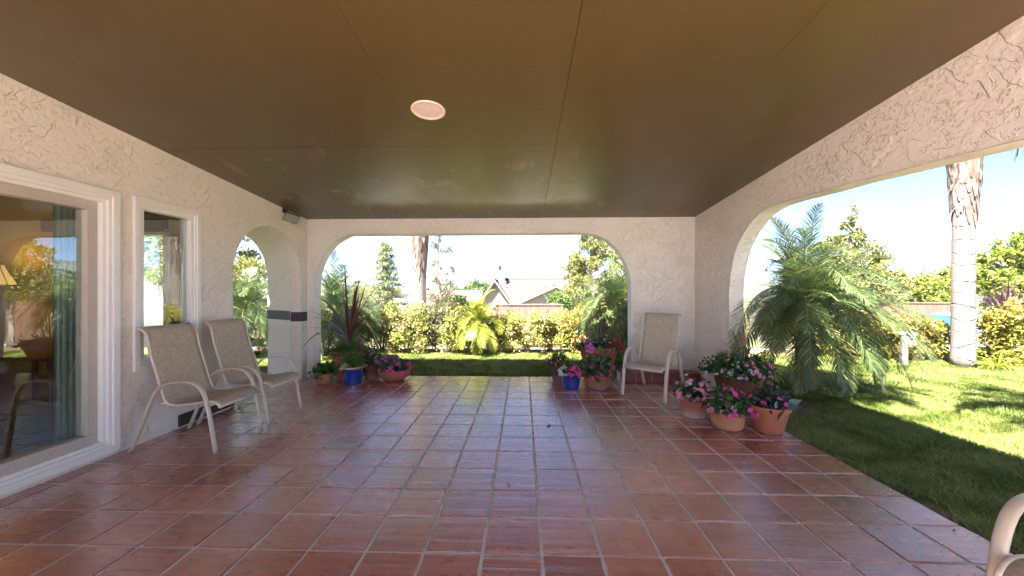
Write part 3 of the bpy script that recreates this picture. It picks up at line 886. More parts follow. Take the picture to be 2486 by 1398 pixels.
# ------------------------------------------------------------------ sling patio chairs
def sample(ctrl, n):
    """Catmull-Rom through 2D/3D points"""
    P_ = [np.array(p, float) for p in ctrl]; P_ = [2 * P_[0] - P_[1]] + P_ + [2 * P_[-1] - P_[-2]]
    out = []
    m = len(P_) - 3
    for i in range(n + 1):
        tt = i / n * m; k = min(int(tt), m - 1); u = tt - k
        a, b, c, d = P_[k:k + 4]
        out.append(0.5 * ((2 * b) + (-a + c) * u + (2 * a - 5 * b + 4 * c - d) * u * u + (-a + 3 * b - 3 * c + d) * u ** 3))
    return out

ARM = [(-.375, 0.0), (-.305, .16), (-.235, .33), (-.175, .475), (-.115, .565), (-.03, .605), (.08, .617), (.175, .610), (.245, .570), (.295, .49), (.33, .36), (.362, .18), (.392, 0.0)]
SEAT = [(-.345, 1.085), (-.300, 1.062), (-.268, 1.015), (-.252, .94), (-.236, .86), (-.205, .76), (-.170, .65), (-.138, .55), (-.115, .475), (-.085, .425), (-.02, .403), (.10, .407), (.20, .423), (.295, .437), (.355, .430), (.395, .405), (.402, .385)]
def make_chair(label):
    c = thing('patio_chair', label, 'chair', (0, 0, 0), 0, 'tan sling chairs on the patio')
    arm = sample(ARM, 48)
    for s in (-1, 1):
        mb = MB()
        # flat oval aluminium strap, wide across the chair, thin in its own plane
        mb.tube([(p[0], s * 0.285, p[1]) for p in arm], 0.0235, 12, flat=0.42)
        mb.build('arm_frame', M['chairmetal'], c, smooth=True)
        mb = MB(); mb.tube([(p[0], s * 0.250, p[1]) for p in sample(SEAT, 60)], 0.0125, 8); mb.build('side_rail', M['chairmetal'], c, smooth=True)
    st = sample(SEAT, 60)
    mb = MB(); vs = []; ny = 9
    for i, p in enumerate(st):
        for j in range(ny):
            y = -0.245 + 0.49 * j / (ny - 1); sg = 0.012 * (1 - (2 * j / (ny - 1) - 1) ** 2) * (0.3 + 0.7 * sin(pi * i / 60))
            nx, nz = 0.0, -1.0
            if i < 30: nx, nz = -0.9, -0.3
            vs.append((p[0] + nx * sg, y, p[1] + nz * sg + 0.006))
    fs = [(i * ny + j, i * ny + j + 1, (i + 1) * ny + j + 1, (i + 1) * ny + j) for i in range(60) for j in range(ny - 1)]
    mb.add(vs, fs)
    o = mb.build('sling', M['sling'], c, smooth=True)
    md = o.modifiers.new('thick', 'SOLIDIFY'); md.thickness = 0.003
    for (bx, bz, bw) in ((-.345, 1.083, .25), (.400, .388, .25), (-.10, .425, .285), (.315, .405, .285)):
        mb = MB(); mb.tube([(bx, -bw, bz), (bx, bw, bz)], 0.012, 8); mb.build('crossbar', M['chairmetal'], c, smooth=True)
    return c
ch = make_chair('tan sling chair beside the glass door, with another close behind it')
ch.location = (-3.09, 3.46, 0)
def place(label, x, y, rz):
    c = copy_tree(ch); c.location = (x, y, 0); c.rotation_euler = (0, 0, rz); c["label"] = label; return c
place('tan sling chair in front of the small side arch', -3.09, 4.14, 0)
place('tan sling chair against the right pier beside the potted flowers', 1.82, 5.22, radians(230.3))
place('tan sling chair cut off at the lower right corner, only its arm showing', 2.16, 1.26, radians(197))

# ------------------------------------------------------------------ foliage tools
def rv(n):
    v = N.normal(size=(n, 3)); return v / np.linalg.norm(v, axis=1, keepdims=True)

def leaves(mb, C, L, W, m=0, a=None, up=None, spread=1.0, droop=0.2):
    """folded leaf blades: C centres (n,3), up preferred direction"""
    n = len(C)
    if n == 0: return
    d = rv(n) * spread
    if up is not None: d = d + up
    d /= np.linalg.norm(d, axis=1, keepdims=True) + 1e-9
    s = np.cross(d, rv(n)); s /= np.linalg.norm(s, axis=1, keepdims=True) + 1e-9
    L_ = L * N.uniform(0.65, 1.25, (n, 1)); W_ = W * N.uniform(0.7, 1.2, (n, 1)) / 2
    g = np.array([0, 0, -1.0])
    c0 = C; c1 = C + d * L_ * 0.45; c2 = C + d * L_ + g * L_ * droop
    CC = np.stack([c0, c1, c2], 1); WW = np.stack([s * W_ * 0.25, s * W_, s * W_ * 0.06], 1)
    mb.strips(CC, WW, m, a)

def flowers(mb, C, Nrm, r, m=0):
    """five-petalled blossoms, each petal a small quad strip"""
    n = len(C)
    if n == 0: return
    Nrm = Nrm / np.linalg.norm(Nrm, axis=1, keepdims=True)
    x = np.cross(Nrm, rv(n)); x /= np.linalg.norm(x, axis=1, keepdims=True); y = np.cross(Nrm, x)
    a = N.random(n); rr = r * N.uniform(.8, 1.2, (n, 1))
    for k in range(5):
        an = 2 * pi * k / 5
        d = x * cos(an) + y * sin(an); s = -x * sin(an) + y * cos(an)
        CC = np.stack([C + d * rr * .08, C + d * rr * .6 + Nrm * rr * .12, C + d * rr * 1.0 + Nrm * rr * .02], 1)
        WW = np.stack([s * rr * .12, s * rr * .50, s * rr * .30], 1)
        mb.strips(CC, WW, m, a)

def dome(n, R_, H, z0, inner=0.55, flat=0.0):
    u = N.uniform(0, 2 * pi, n); ct = N.uniform(flat, 1, n); st = np.sqrt(1 - ct ** 2)
    f = N.uniform(inner, 1, n) ** 0.6
    D = np.stack([st * np.cos(u), st * np.sin(u), ct], 1)
    ph = N.uniform(0, 6, 3)
    bump_ = 1 + 0.13 * np.sin(3 * u + ph[0]) + 0.10 * np.sin(5 * u + ph[1]) * ct + .08 * np.sin(7 * u + ph[2])
    C = D * np.array([R_, R_, H]) * (f * bump_)[:, None] + np.array([0, 0, z0])
    return C, D

def straps(mb, n, L, W, base, az=None, el=(60, 85), droop=0.5, m=0, seg=9, a=None):
    for i in range(n):
        an = R.uniform(0, 2 * pi) if az is None else az[i]
        e = radians(R.uniform(*el)) if not isinstance(el, list) else radians(el[i])
        l = L * R.uniform(.75, 1.1) if not isinstance(L, list) else L[i]
        dr = droop * R.uniform(.5, 1.3) if not isinstance(droop, list) else droop[i]
        d = np.array([cos(an) * cos(e), sin(an) * cos(e), sin(e)]); sd_ = np.array([-sin(an), cos(an), 0])
        C = []; Wd = []
        p = np.array(base, float) + np.array([R.gauss(0, .008), R.gauss(0, .008), 0])
        for k in range(seg):
            tt = k / (seg - 1)
            C.append(p.copy())
            w = W * (0.35 + 1.1 * tt - 0.2 * tt * tt if tt < .5 else 0.85 * (1 - ((tt - .5) / .5) ** 2) + 0.03)
            Wd.append(sd_ * w / 2)
            d = d + np.array([0, 0, -1]) * dr * (0.12 + tt * 0.35); d /= np.linalg.norm(d)
            p = p + d * l / (seg - 1)
        mb.strips([C], [Wd], m, None if a is None else a)

def frond(ml, mr, base, az, el, L, droop, lw=.011, ll=.24, n=46, start=.14, vshape=.35, aoff=0.0, hang=0.25, rr=.009):
    """pinnate frond: rachis tube into mr, leaflets into ml"""
    seg = 14
    d = np.array([cos(az) * cos(el), sin(az) * cos(el), sin(el)]); side = np.array([-sin(az), cos(az), 0.])
    p = np.array(base, float); pts = [p.copy()]; ds = [d.copy()]
    for k in range(seg):
        tt = k / seg
        d = d + np.array([0, 0, -1.]) * droop * (0.06 + 0.16 * tt); d /= np.linalg.norm(d)
        p = p + d * L / seg; pts.append(p.copy()); ds.append(d.copy())
    mr.tube([tuple(q) for q in pts], [rr * (1 - 0.85 * i / seg) + .0012 for i in range(seg + 1)], 5, a=0.5)
    pts = np.array(pts); ds = np.array(ds)
    tt = np.linspace(start, 0.995, n); idx = tt * seg; i0 = np.minimum(idx.astype(int), seg - 1); f = (idx - i0)[:, None]
    q = pts[i0] * (1 - f) + pts[i0 + 1] * f; dd = ds[i0] * (1 - f) + ds[i0 + 1] * f
    prof_ = np.sin(pi * np.clip(tt * 0.86 + 0.13, 0, 1)) ** 0.6
    for s in (-1, 1):
        upv = np.cross(dd, side); upv *= np.sign(upv[:, 2:3] + 1e-9)
        ang = 0.55 + 0.35 * (1 - tt)[:, None]
        ld = dd * np.cos(ang) + side * s * np.sin(ang) + upv * vshape * .6 + N.normal(0, .07, (n, 3))
        ld /= np.linalg.norm(ld, axis=1, keepdims=True)
        ln = (ll * prof_ * N.uniform(.85, 1.1, n))[:, None]
        g = np.array([0, 0, -1.]) * ln
        c0 = q; c1 = q + ld * ln * .35 - np.array([0, 0, 1.]) * 0.0; c2 = q + ld * ln * .72 + g * hang * .35; c3 = q + ld * ln + g * hang
        wv_ = np.cross(ld, np.cross(ld, upv) + 1e-6); wv_ = np.cross(ld, upv); wv_ /= np.linalg.norm(wv_, axis=1, keepdims=True) + 1e-9
        h = lw / 2
        ml.strips(np.stack([c0, c1, c2, c3], 1), np.stack([wv_ * h * .7, wv_ * h, wv_ * h * .75, wv_ * h * .08], 1), 0, np.clip(N.normal(.45 + aoff, .2, n), 0, 1))

def pygmy_palm(name, label, x, y, z0, trunk_h, lean, nf, L, ll=.26, mats=('palmleaf', 'rachis'), elr=(-25, 80), azs=None, group=None, tr=.07, n=46, lw=.011, cat='palm', droop=(1.0, 1.6), trunks=1, extra=(), skip=None):
    p = thing(name, label, cat, (x, y, z0), 0, group)
    mb = MB()
    for q in range(trunks):
        la = (lean[0] + (0 if q == 0 else R.uniform(-.5, .5)), lean[1] + (0 if q == 0 else R.uniform(-.4, .4)))
        k_ = 9
        pp = [(la[0] * (i / k_) ** 1.5, la[1] * (i / k_) ** 1.5, trunk_h * i / k_) for i in range(k_ + 1)]
        rr = [tr * (1.35 - .5 * i / k_ + (.45 if i >= k_ - 2 else 0) + .08 * (i % 2)) for i in range(k_ + 1)]
        mb.tube(pp, rr, 10)
        # old petiole stubs
        for j in range(60):
            f = R.uniform(.25, 1.0); i_ = f * k_; a_ = R.uniform(0, 2 * pi)
            bx_ = la[0] * f ** 1.5; by_ = la[1] * f ** 1.5; z_ = trunk_h * f; r0 = tr * 1.0
            mb.tube([(bx_ + cos(a_) * r0, by_ + sin(a_) * r0, z_), (bx_ + cos(a_) * r0 * 1.9, by_ + sin(a_) * r0 * 1.9, z_ + .06)], [.016, .006], 4)
        if q == 0: top = pp[-1]
    mb.build('trunk', M['fibertrunk'], p, smooth=True)
    ml, mr = MB(), MB()
    for i in range(nf):
        el = elr[0] + (elr[1] - elr[0]) * (i / max(1, nf - 1)) ** .9
        az = i * 2.39996 + R.uniform(-.25, .25) if azs is None else R.uniform(*azs)
        cut = .52 if (skip is not None and skip(az % (2 * pi), el)) else (.78 if (skip is not None and el > 38 and cos(az) > .3) else 1.0)
        frond(ml, mr, (top[0], top[1], top[2] + .03), az, radians(el), L * cut * R.uniform(.82, 1.1), R.uniform(*droop), lw=lw, ll=ll, n=n, aoff=(.22 if el < 0 else 0) + R.uniform(-.08, .12))
    for (az_, el_, l_) in extra:
        frond(ml, mr, (top[0], top[1], top[2] + .03), radians(az_), radians(el_), l_, R.uniform(*droop), lw=lw, ll=ll, n=n + 14, aoff=R.uniform(.1, .4))  # backlit look of these fronds put in as paler leaflet colour
    ml.build('crown', M[mats[0]], p)
    mr.build('frond_stems', M[mats[1]], p, smooth=True)
    return p

def tall_palm(label, x, y, z0, h, r, boot_z0, crown=True, nf=16, L=2.6, elr=(-25, 70), group='tall ringed palms', azskip=None, lean=(0, 0), extra=()):
    p = thing('tall_palm', label, 'palm', (x, y, z0), 0, group)
    mb = MB(); k_ = 26
    def cx(f): return (lean[0] * f, lean[1] * f)
    pp = [(cx(i / k_)[0], cx(i / k_)[1], h * i / k_) for i in range(k_ + 1)]
    rr = [r * (1.04 - .06 * min(1, i / k_ * 1.6) + (.10 * math.exp(-i * 1.4)) + .012 * sin(i * 2.1)) for i in range(k_ + 1)]
    mb.tube(pp, rr, 24); mb.build('trunk', M['palmbark'], p, smooth=True)
    mb = MB(); hb_ = boot_z0 - z0
    nb = 130
    for i in range(nb):
        f = i / nb; z = hb_ + (h - hb_) * f * .98; a_ = i * 2.39996
        ln = R.uniform(.6, 1.15); wd_ = R.uniform(.05, .11); rr_ = r * (1.02 + .30 * min(1, f * 2.5))
        c_ = cx(z / h)
        C = [(c_[0] + cos(a_) * (rr_ + o_), c_[1] + sin(a_) * (rr_ + o_), z - ln * .5 + ln * t_) for t_, o_ in ((0, .015), (.25, .0), (.6, .015), (1, .045))]
        t_ = np.array([-sin(a_ + R.uniform(-.4, .4)), cos(a_), R.uniform(-.12, .12)])
        mb.strips([C], [[t_ * wd_ * .5 * s_ for s_ in (.25, 1.15, .9, .5)]], 0)
    # loose fibres
    n_ = 240
    a_ = N.uniform(0, 2 * pi, n_); z_ = N.uniform(hb_ - .1, h, n_)
    c0 = np.stack([np.cos(a_) * (r * 1.05), np.sin(a_) * (r * 1.05), z_], 1); dr_ = np.stack([np.cos(a_) * .5, np.sin(a_) * .5, N.uniform(-1.5, .6, n_)], 1) * N.uniform(.05, .18, (n_, 1))
    s_ = np.stack([-np.sin(a_), np.cos(a_), 0 * a_], 1) * .004
    mb.strips(np.stack([c0, c0 + dr_ * .6, c0 + dr_ + np.array([0, 0, -.03])], 1), np.stack([s_, s_, s_ * .3], 1))
    mb.build('leaf_bases', M['boot'], p)
    if crown:
        ml, mr = MB(), MB()
        for i in range(nf):
            el = elr[0] + (elr[1] - elr[0]) * (i / (nf - 1)); az = i * 2.39996 + .4
            if azskip and azskip(az % (2 * pi)): continue
            frond(ml, mr, (lean[0], lean[1], h), az, radians(el), L * R.uniform(.85, 1.1), R.uniform(.8, 1.3), lw=.028, ll=.5, n=44, rr=.022, hang=.35, aoff=.05)
        for (az_, el_, l_, dr_) in extra: frond(ml, mr, (lean[0], lean[1], h), radians(az_), radians(el_), l_, dr_, lw=.024, ll=.42, n=56, rr=.02, hang=.5, aoff=.1)
        ml.build('crown', M['palmleaf'], p); mr.build('frond_stems', M['rachis'], p, smooth=True)
    return p

def tree(name, label, x, y, z0, clumps, leafn, L, W, mat, trunk_r, bark_, group=None, cat='tree', up=None, spread=1.0, stems=1, trunk_top=None, sq=(1, 1, .8)):
    """clumps: list of (dx,dy,z,r)"""
    p = thing(name, label, cat, (x, y, z0), 0, group)
    mb = MB()
    zt = max(c[2] for c in clumps) if trunk_top is None else trunk_top
    k_ = 8
    pp = [(0.03 * zt * sin(i * .9) * (i / k_), .02 * zt * sin(i * 1.3 + 1) * (i / k_), zt * i / k_ - (.12 if i == 0 else 0)) for i in range(k_ + 1)]
    rr = [trunk_r * (1.0 - .82 * i / k_) + .004 for i in range(k_ + 1)]
    mb.tube(pp, rr, 9)
    for c in clumps:
        f = max(.12, min(.97, (c[2] - .6 * math.hypot(c[0], c[1]) - .25 * c[3]) / zt)); i_ = f * k_; i0 = min(k_ - 1, int(i_)); u_ = i_ - i0
        b_ = [pp[i0][q] * (1 - u_) + pp[i0 + 1][q] * u_ for q in range(3)]
        e_ = (c[0], c[1], c[2]); md_ = [(b_[q] + e_[q]) / 2 + R.uniform(-.1, .1) * c[3] for q in range(3)]; md_[2] -= .12 * c[3]
        r_ = trunk_r * (1 - .8 * f) * .55 + .006
        mb.tube([b_, md_, e_], [r_, r_ * .6, r_ * .25], 6)
        for j in range(4):
            d_ = rv(1)[0] * c[3] * .8
            mb.tube([md_, (e_[0] + d_[0], e_[1] + d_[1], e_[2] + d_[2] * .8)], [r_ * .4, .003], 4)
    mb.build('trunk', M[bark_], p, smooth=True)
    ml = MB()
    tot = sum(c[3] ** 2 for c in clumps)
    for c in clumps:
        n = max(20, int(leafn * c[3] ** 2 / tot))
        # sub-clumps of twigs so that gaps show
        ns = max(5, n // 45)
        sc = rv(ns) * (N.uniform(.25, 1, (ns, 1)) ** .5) * np.array(sq) * c[3] + np.array(c[:3])
        ci = N.integers(0, ns, n)
        C = sc[ci] + N.normal(0, 1, (n, 3)) * c[3] * .17
        base_a = N.random(ns)[ci]
        leaves(ml, C, L, W, 0, np.clip(.55 * base_a + .45 * N.random(n), 0, 1), up, spread)
    ml.build('crown', M[mat], p)
    return p

def shrub(name, label, x, y, z0, w, d, h, leafn, L, W, mat, group=None, cat='shrub', gaps=.5, low=.12):
    p = thing(name, label, cat, (x, y, z0), 0, group)
    mb = MB()
    tips = []
    for k in range(11):
        tip = (R.uniform(-.45, .45) * w, R.uniform(-.4, .4) * d, h * R.uniform(.6, .97))
        md_ = (tip[0] * .4 + R.uniform(-.05, .05), tip[1] * .4, tip[2] * .5)
        mb.tube([(R.uniform(-.06, .06), R.uniform(-.06, .06), -.03), md_, tip], [.016, .010, .004], 5); tips.append((md_, tip))
        for j in range(3):
            t2 = (tip[0] + R.uniform(-.2, .2) * w, tip[1] + R.uniform(-.2, .2) * d, tip[2] * R.uniform(.5, 1.02))
            mb.tube([md_, t2], [.007, .003], 4)
    mb.build('stems', M['twig'], p, smooth=True)
    ns = 70
    sc = np.stack([N.uniform(-.5, .5, ns) * w, N.uniform(-.5, .5, ns) * d, N.uniform(low, 1, ns) ** .8 * h], 1)
    top = h * (0.86 + .14 * np.sin(sc[:, 0] / w * 9 + R.uniform(0, 6)))
    sc[:, 2] = np.minimum(sc[:, 2], top)
    ci = N.integers(0, ns, leafn)
    C = sc[ci] + N.normal(0, 1, (leafn, 3)) * np.array([.075, .07, .06]) * (w + h) / 2 * 1.1
    C[:, 2] = np.maximum(C[:, 2], .04)
    ml = MB()
    leaves(ml, C, L, W, 0, np.clip(.5 * N.random(ns)[ci] + .5 * N.random(leafn), 0, 1), np.array([0, -.25, .35]), 1.0)
    ml.build('foliage', M[mat], p)
    return p

# ------------------------------------------------------------------ potted plants
POT_STD = [(.0005, .0), (.62, .0), (.66, .02), (.93, .80), (.94, .82), (1.0, .825), (1.0, .985), (.985, 1.0), (.93, 1.0), (.915, .97), (.88, .86), (.0005, .86)]
POT_PLAIN = [(.0005, 0), (.70, 0), (.74, .03), (.86, .5), (.96, .93), (1.0, .96), (1.0, .99), (.96, 1.0), (.92, .985), (.89, .88), (.0005, .88)]
POT_BOWL = [(.0005, 0), (.46, 0), (.55, .04), (.78, .28), (.94, .62), (.985, .82), (1.0, .90), (1.0, .97), (.97, 1.0), (.93, .985), (.90, .86), (.0005, .86)]
POT_ROUND = [(.0005, 0), (.72, 0), (.84, .06), (.95, .25), (.985, .5), (.97, .75), (.96, .86), (1.0, .89), (1.0, .98), (.97, 1.0), (.93, .98), (.9, .86), (.0005, .86)]
POT_GLAZE = [(.0005, 0), (.66, 0), (.72, .04), (.82, .45), (.88, .86), (.90, .88), (1.0, .90), (1.01, .96), (.98, 1.0), (.90, 1.0), (.87, .9), (.0005, .88)]
def potted(label, x, y, r, h, prof, mat, parts, name='potted_plant', rz=0, rimmat=None, group='flower pots on the patio', wob=.006):
    p = thing(name, label, 'potted plant', (x, y, 0), rz, group)
    mb = MB(); mb.lathe([(a * r, b * h) for a, b in prof], 40, wob=wob)
    if rimmat:
        for i in range(len(mb.f)):
            if i >= 5 * 40: mb.m[i] = 1
    autosmooth(mb.build('pot', [M[mat]] + ([M[rimmat]] if rimmat else []), p), 30)
    mb = MB(); mb.lathe([(.0005, .012), (.5, .01), (.9, 0)], 20, c=(0, 0, h * .90)); mb.v = [(v_[0] * r, v_[1] * r, v_[2] + R.uniform(-.004, .004)) for v_ in mb.v]
    mb.build('soil', M['potsoil'], p, smooth=True)
    for f_ in parts: f_(p, r, h)
    return p
def fol(n, R_, H, L, W, mat, name='foliage', off=(0, 0, 0), inner=.35, z=0.0, flat=-.15, spread=.8):
    def f(p, r, h):
        C, D = dome(n, R_, H, h * .92 + z, inner, flat); C += np.array(off)
        C[:, 2] = np.maximum(C[:, 2], h * .9)
        mb = MB(); leaves(mb, C, L, W, 0, None, D * .7 + np.array([0, 0, .15]), spread)
        # stems
        for k in range(14):
            c = C[k]; mb.tube([(c[0] * .15, c[1] * .15, h * .88), (c[0] * .6, c[1] * .6, (h * .88 + c[2]) / 2 + .02), tuple(c)], [.004, .003, .002], 4, a=.3)
        mb.build(name, M[mat], p)
    return f
def flo(n, R_, H, r_, mat, name, off=(0, 0, 0), z=0.0, sector=None, flat=-.1, clusters=None):
    def f(p, r, h):
        C, D = dome(n * 5, R_, H, h * .92 + z, .97, flat)
        if sector is not None:
            an = np.degrees(np.arctan2(D[:, 1], D[:, 0])) % 360; d_ = np.abs((an - sector[0] + 180) % 360 - 180); k = d_ < sector[1]; C, D = C[k], D[k]
        if clusters:
            cc = C[:clusters]; ci = N.integers(0, len(cc), n); Dd = D[:clusters][ci]
            C = cc[ci] + N.normal(0, 1, (n, 3)) * r_ * 1.1; D = Dd
        C, D = C[:n], D[:n]
        C = C + np.array(off); C[:, 2] = np.maximum(C[:, 2], h * .92)
        mb = MB(); flowers(mb, C, D + N.normal(0, .35, C.shape) + np.array([0, -.25, .25]), r_)
        mb.build(name, M[mat], p)
    return f
def spike(n, L, W, mat='cordy', name='strap_leaves', el=(45, 88), droop=.5, stem=.12, az=None, off=(0, 0)):
    def f(p, r, h):
        mb = MB()
        if stem: mb.tube([(off[0], off[1], h * .88), (off[0] + .01, off[1], h * .88 + stem)], [.016, .013], 8, a=.2)
        straps(mb, n, L, W, (off[0] + .01, off[1], h * .88 + stem * .95), az, el, droop)
        mb.build(name, M[mat], p)
    return f
def at(u, v, r):
    D = 1278 / (v - 706) + r * .8
    return P(u, D)
# left group
x, y = at(838, 928, .20)
potted('tall banded terracotta pot with dark red strap leaves and one pink bloom', x, y + .12, .265, .45, [(0.0005, 0), (.62, 0), (.66, .02), (.84, .62), (.85, .64), (.89, .65), (.90, .77), (.93, .79), (.94, .82), (1.0, .83), (1.0, .985), (.985, 1.0), (.93, 1.0), (.90, .86), (.0005, .86)], 'terra', [
    fol(2600, .29, .16, .05, .012, 'fern', inner=.2, flat=-.1), fol(500, .30, .12, .04, .02, 'potleaf', 'leaves', inner=.7),
    flo(26, .22, .17, .022, 'pink', 'pink_flowers', sector=(20, 30), z=.04, clusters=2),
    spike(16, 1.2, .040, el=[82, 78, 80, 84, 62, 50, 40, 30, 55, 35, 65, 25, 45, 58, 38, 70], droop=[.05, .12, .2, .1, .55, .6, .6, .45, .5, .6, .4, .6, .6, .7, .8, .5], stem=.25,
          az=[.3, 1.2, -.4, 2.5, 0.1, 3.1, -.2, 3.3, 2.6, .3, 3.8, 2.9, -.9, 5.4, 4.4, 0.9]),
    spike(16, .95, .038, name='arching_straps', el=[58, 48, 40, 62, 52, 44, 36, 66, 55, 47, 60, 50, 42, 64, 34, 57], droop=[.28, .4, .45, .3, .35, .42, .5, .25, .38, .4, .3, .45, .4, .3, .5, .33], stem=.22,
          az=[.1, -.2, .35, 3.0, 3.3, 2.8, 3.14, .6, -.5, 2.5, 3.6, .2, -.1, 2.2, .05, -.8]),
    spike(7, 1.05, .07, name='upright_straps', el=[84, 80, 77, 82, 86, 74, 79], droop=[.03] * 7, stem=.2, az=[.1, .3, -.2, .6, 3.0, 0.0, -.5])])
x, y = at(786, 935, .15)
potted('small terracotta bowl of broad dark green leaves, leftmost of its group', x, y, .160, .165, POT_BOWL, 'terralight', [fol(170, .17, .14, .085, .055, 'potleaf', inner=.3)])
x, y = at(857, 935, .14)
potted('blue glazed pot with white blossoms and feathery green plants', x, y, .172, .27, POT_GLAZE, 'blue', [fol(2600, .19, .25, .04, .007, 'fern', inner=.25), fol(120, .15, .1, .04, .03, 'lime', 'leaves'), flo(26, .17, .13, .020, 'white', 'white_flowers', sector=(215, 45), clusters=5)], rimmat='cream')
x, y = at(903, 920, .14)
potted('dark terracotta pot of light pink flowers behind the wide bowl', x, y, .165, .26, POT_STD, 'terradark', [fol(900, .20, .20, .04, .02, 'potleaf'), flo(46, .20, .19, .019, 'rose', 'pink_flowers', sector=(330, 70), clusters=9)])
x, y = at(958, 928, .2)
potted('wide terracotta bowl overflowing with lilac and pink flowers', x, y, .262, .185, POT_BOWL, 'terra', [fol(900, .27, .20, .035, .016, 'potleaf'),
    flo(90, .22, .22, .021, 'lilac', 'lilac_flowers', sector=(190, 75), clusters=12), flo(60, .27, .17, .021, 'pink', 'pink_flowers', sector=(330, 60), clusters=10)])
# right rear group
x, y = at(1357, 925, .12)
potted('narrow dark terracotta pot with orange and pink blooms at the lawn edge', x, y + .05, .150, .26, POT_STD, 'terradark', [fol(900, .19, .19, .04, .02, 'potleaf'), flo(26, .19, .18, .02, 'rose', 'pink_flowers'), flo(8, .18, .1, .024, 'orange', 'orange_flowers', sector=(280, 60))])
x, y = at(1386, 945, .13)
potted('blue glazed pot with white and hot pink impatiens', x, y, .165, .235, POT_GLAZE, 'blue', [fol(1800, .17, .20, .04, .008, 'fern'), fol(300, .19, .12, .045, .028, 'potleaf', 'leaves'), flo(26, .19, .12, .021, 'white', 'white_flowers', sector=(200, 25), clusters=4), flo(26, .21, .12, .024, 'pink', 'pink_flowers', sector=(300, 70))], rimmat='cream')
x, y = at(1453, 912, .3)
potted('large banded terracotta planter with red blooms and a drooping dark red strap leaf', x, y + .02, .335, .46, POT_STD, 'terra', [
    fol(1500, .34, .15, .05, .03, 'potleaf'), flo(60, .36, .17, .024, 'lilac', 'lilac_flowers', sector=(195, 50), clusters=12), flo(60, .36, .15, .027, 'red', 'red_flowers', sector=(340, 40), clusters=9), flo(16, .3, .16, .022, 'white', 'white_flowers', sector=(290, 50)),
    spike(7, .62, .026, el=[84, 78, 30, 70, 50, 80, 60], droop=[.05, .2, .75, .3, .5, .1, .6], stem=.14, az=[2.5, 0.6, -.05, 3.1, .4, 5, 2.8])])
x, y = at(1452, 950, .2)
potted('rounded terracotta pot of hot pink impatiens with pale lime marks', x, y, .215, .215, POT_BOWL, 'terrastain', [fol(1100, .24, .30, .055, .036, 'potleaf', inner=.2), flo(30, .25, .20, .026, 'pink', 'pink_flowers', sector=(285, 60)), flo(10, .24, .15, .027, 'orange', 'orange_flowers', sector=(215, 30), clusters=3)])
# right front group
x, y = at(1684, 1016, .13)
potted('lime stained terracotta pot of light pink flowers beside the chair leg', x, y, .162, .245, POT_PLAIN, 'terrastain', [fol(700, .19, .17, .045, .03, 'potleaf'), flo(46, .20, .19, .021, 'rose', 'pink_flowers', sector=(230, 80)), flo(10, .17, .22, .02, 'white', 'white_flowers', sector=(190, 40)), flo(8, .12, .3, .024, 'purple', 'purple_flowers', sector=(80, 60))])
x, y = at(1766, 1046, .12)
potted('pale rounded terracotta pot with trailing hot pink impatiens', x, y, .160, .215, POT_ROUND, 'terralight', [fol(800, .21, .19, .05, .034, 'potleaf'), flo(34, .22, .17, .026, 'pink', 'pink_flowers', sector=(310, 55), clusters=9), flo(22, .23, .14, .025, 'rose', 'light_pink_flowers', sector=(200, 60))])
x, y = at(1865, 1057, .16)
potted('big plain terracotta pot with burgundy leaves at the patio corner', x, y, .192, .270, POT_STD, 'terra', [fol(500, .17, .19, .04, .026, 'darkleaf', inner=.2), flo(12, .17, .14, .024, 'pink', 'pink_flowers'),
    fol(16, .10, .06, .15, .075, 'bluegreen', 'broad_leaves', off=(.06, -.08, .0), inner=.6), fol(26, .13, .2, .10, .06, 'darkleaf', 'dark_leaves', off=(.04, .02, .03))])
x, y = at(1792, 985, .28)
potted('large dark planter heaped with impatiens, lime leaves and pink strap leaves', x, y, .31, .40, POT_STD, 'terradark', [
    fol(2600, .40, .22, .045, .028, 'potleaf', inner=.3, flat=-.5), fol(1800, .17, .27, .035, .006, 'fern', 'feathery_leaves', off=(-.16, .02, .0)),
    flo(34, .41, .2, .019, 'white', 'white_flowers', sector=(215, 45), flat=-.4), flo(34, .40, .22, .026, 'rose', 'pink_flowers', sector=(300, 50), flat=-.4), flo(9, .33, .26, .026, 'orange', 'orange_flowers', sector=(270, 80)),
    fol(180, .22, .26, .13, .05, 'lime', 'lime_leaves', off=(.26, .05, -.06), inner=.3, flat=-.6, spread=.5),
    spike(9, .62, .050, 'cordypink', el=[86, 80, 55, 30, 74, 66, 40, 84, 62], droop=[.06, .12, .9, 1.1, .3, .7, 1.2, .2, .9], stem=.08, az=[1.0, 2.6, 0.1, .0, 1.8, 3.0, -.5, 3.9, .7], off=(.04, -.04))])

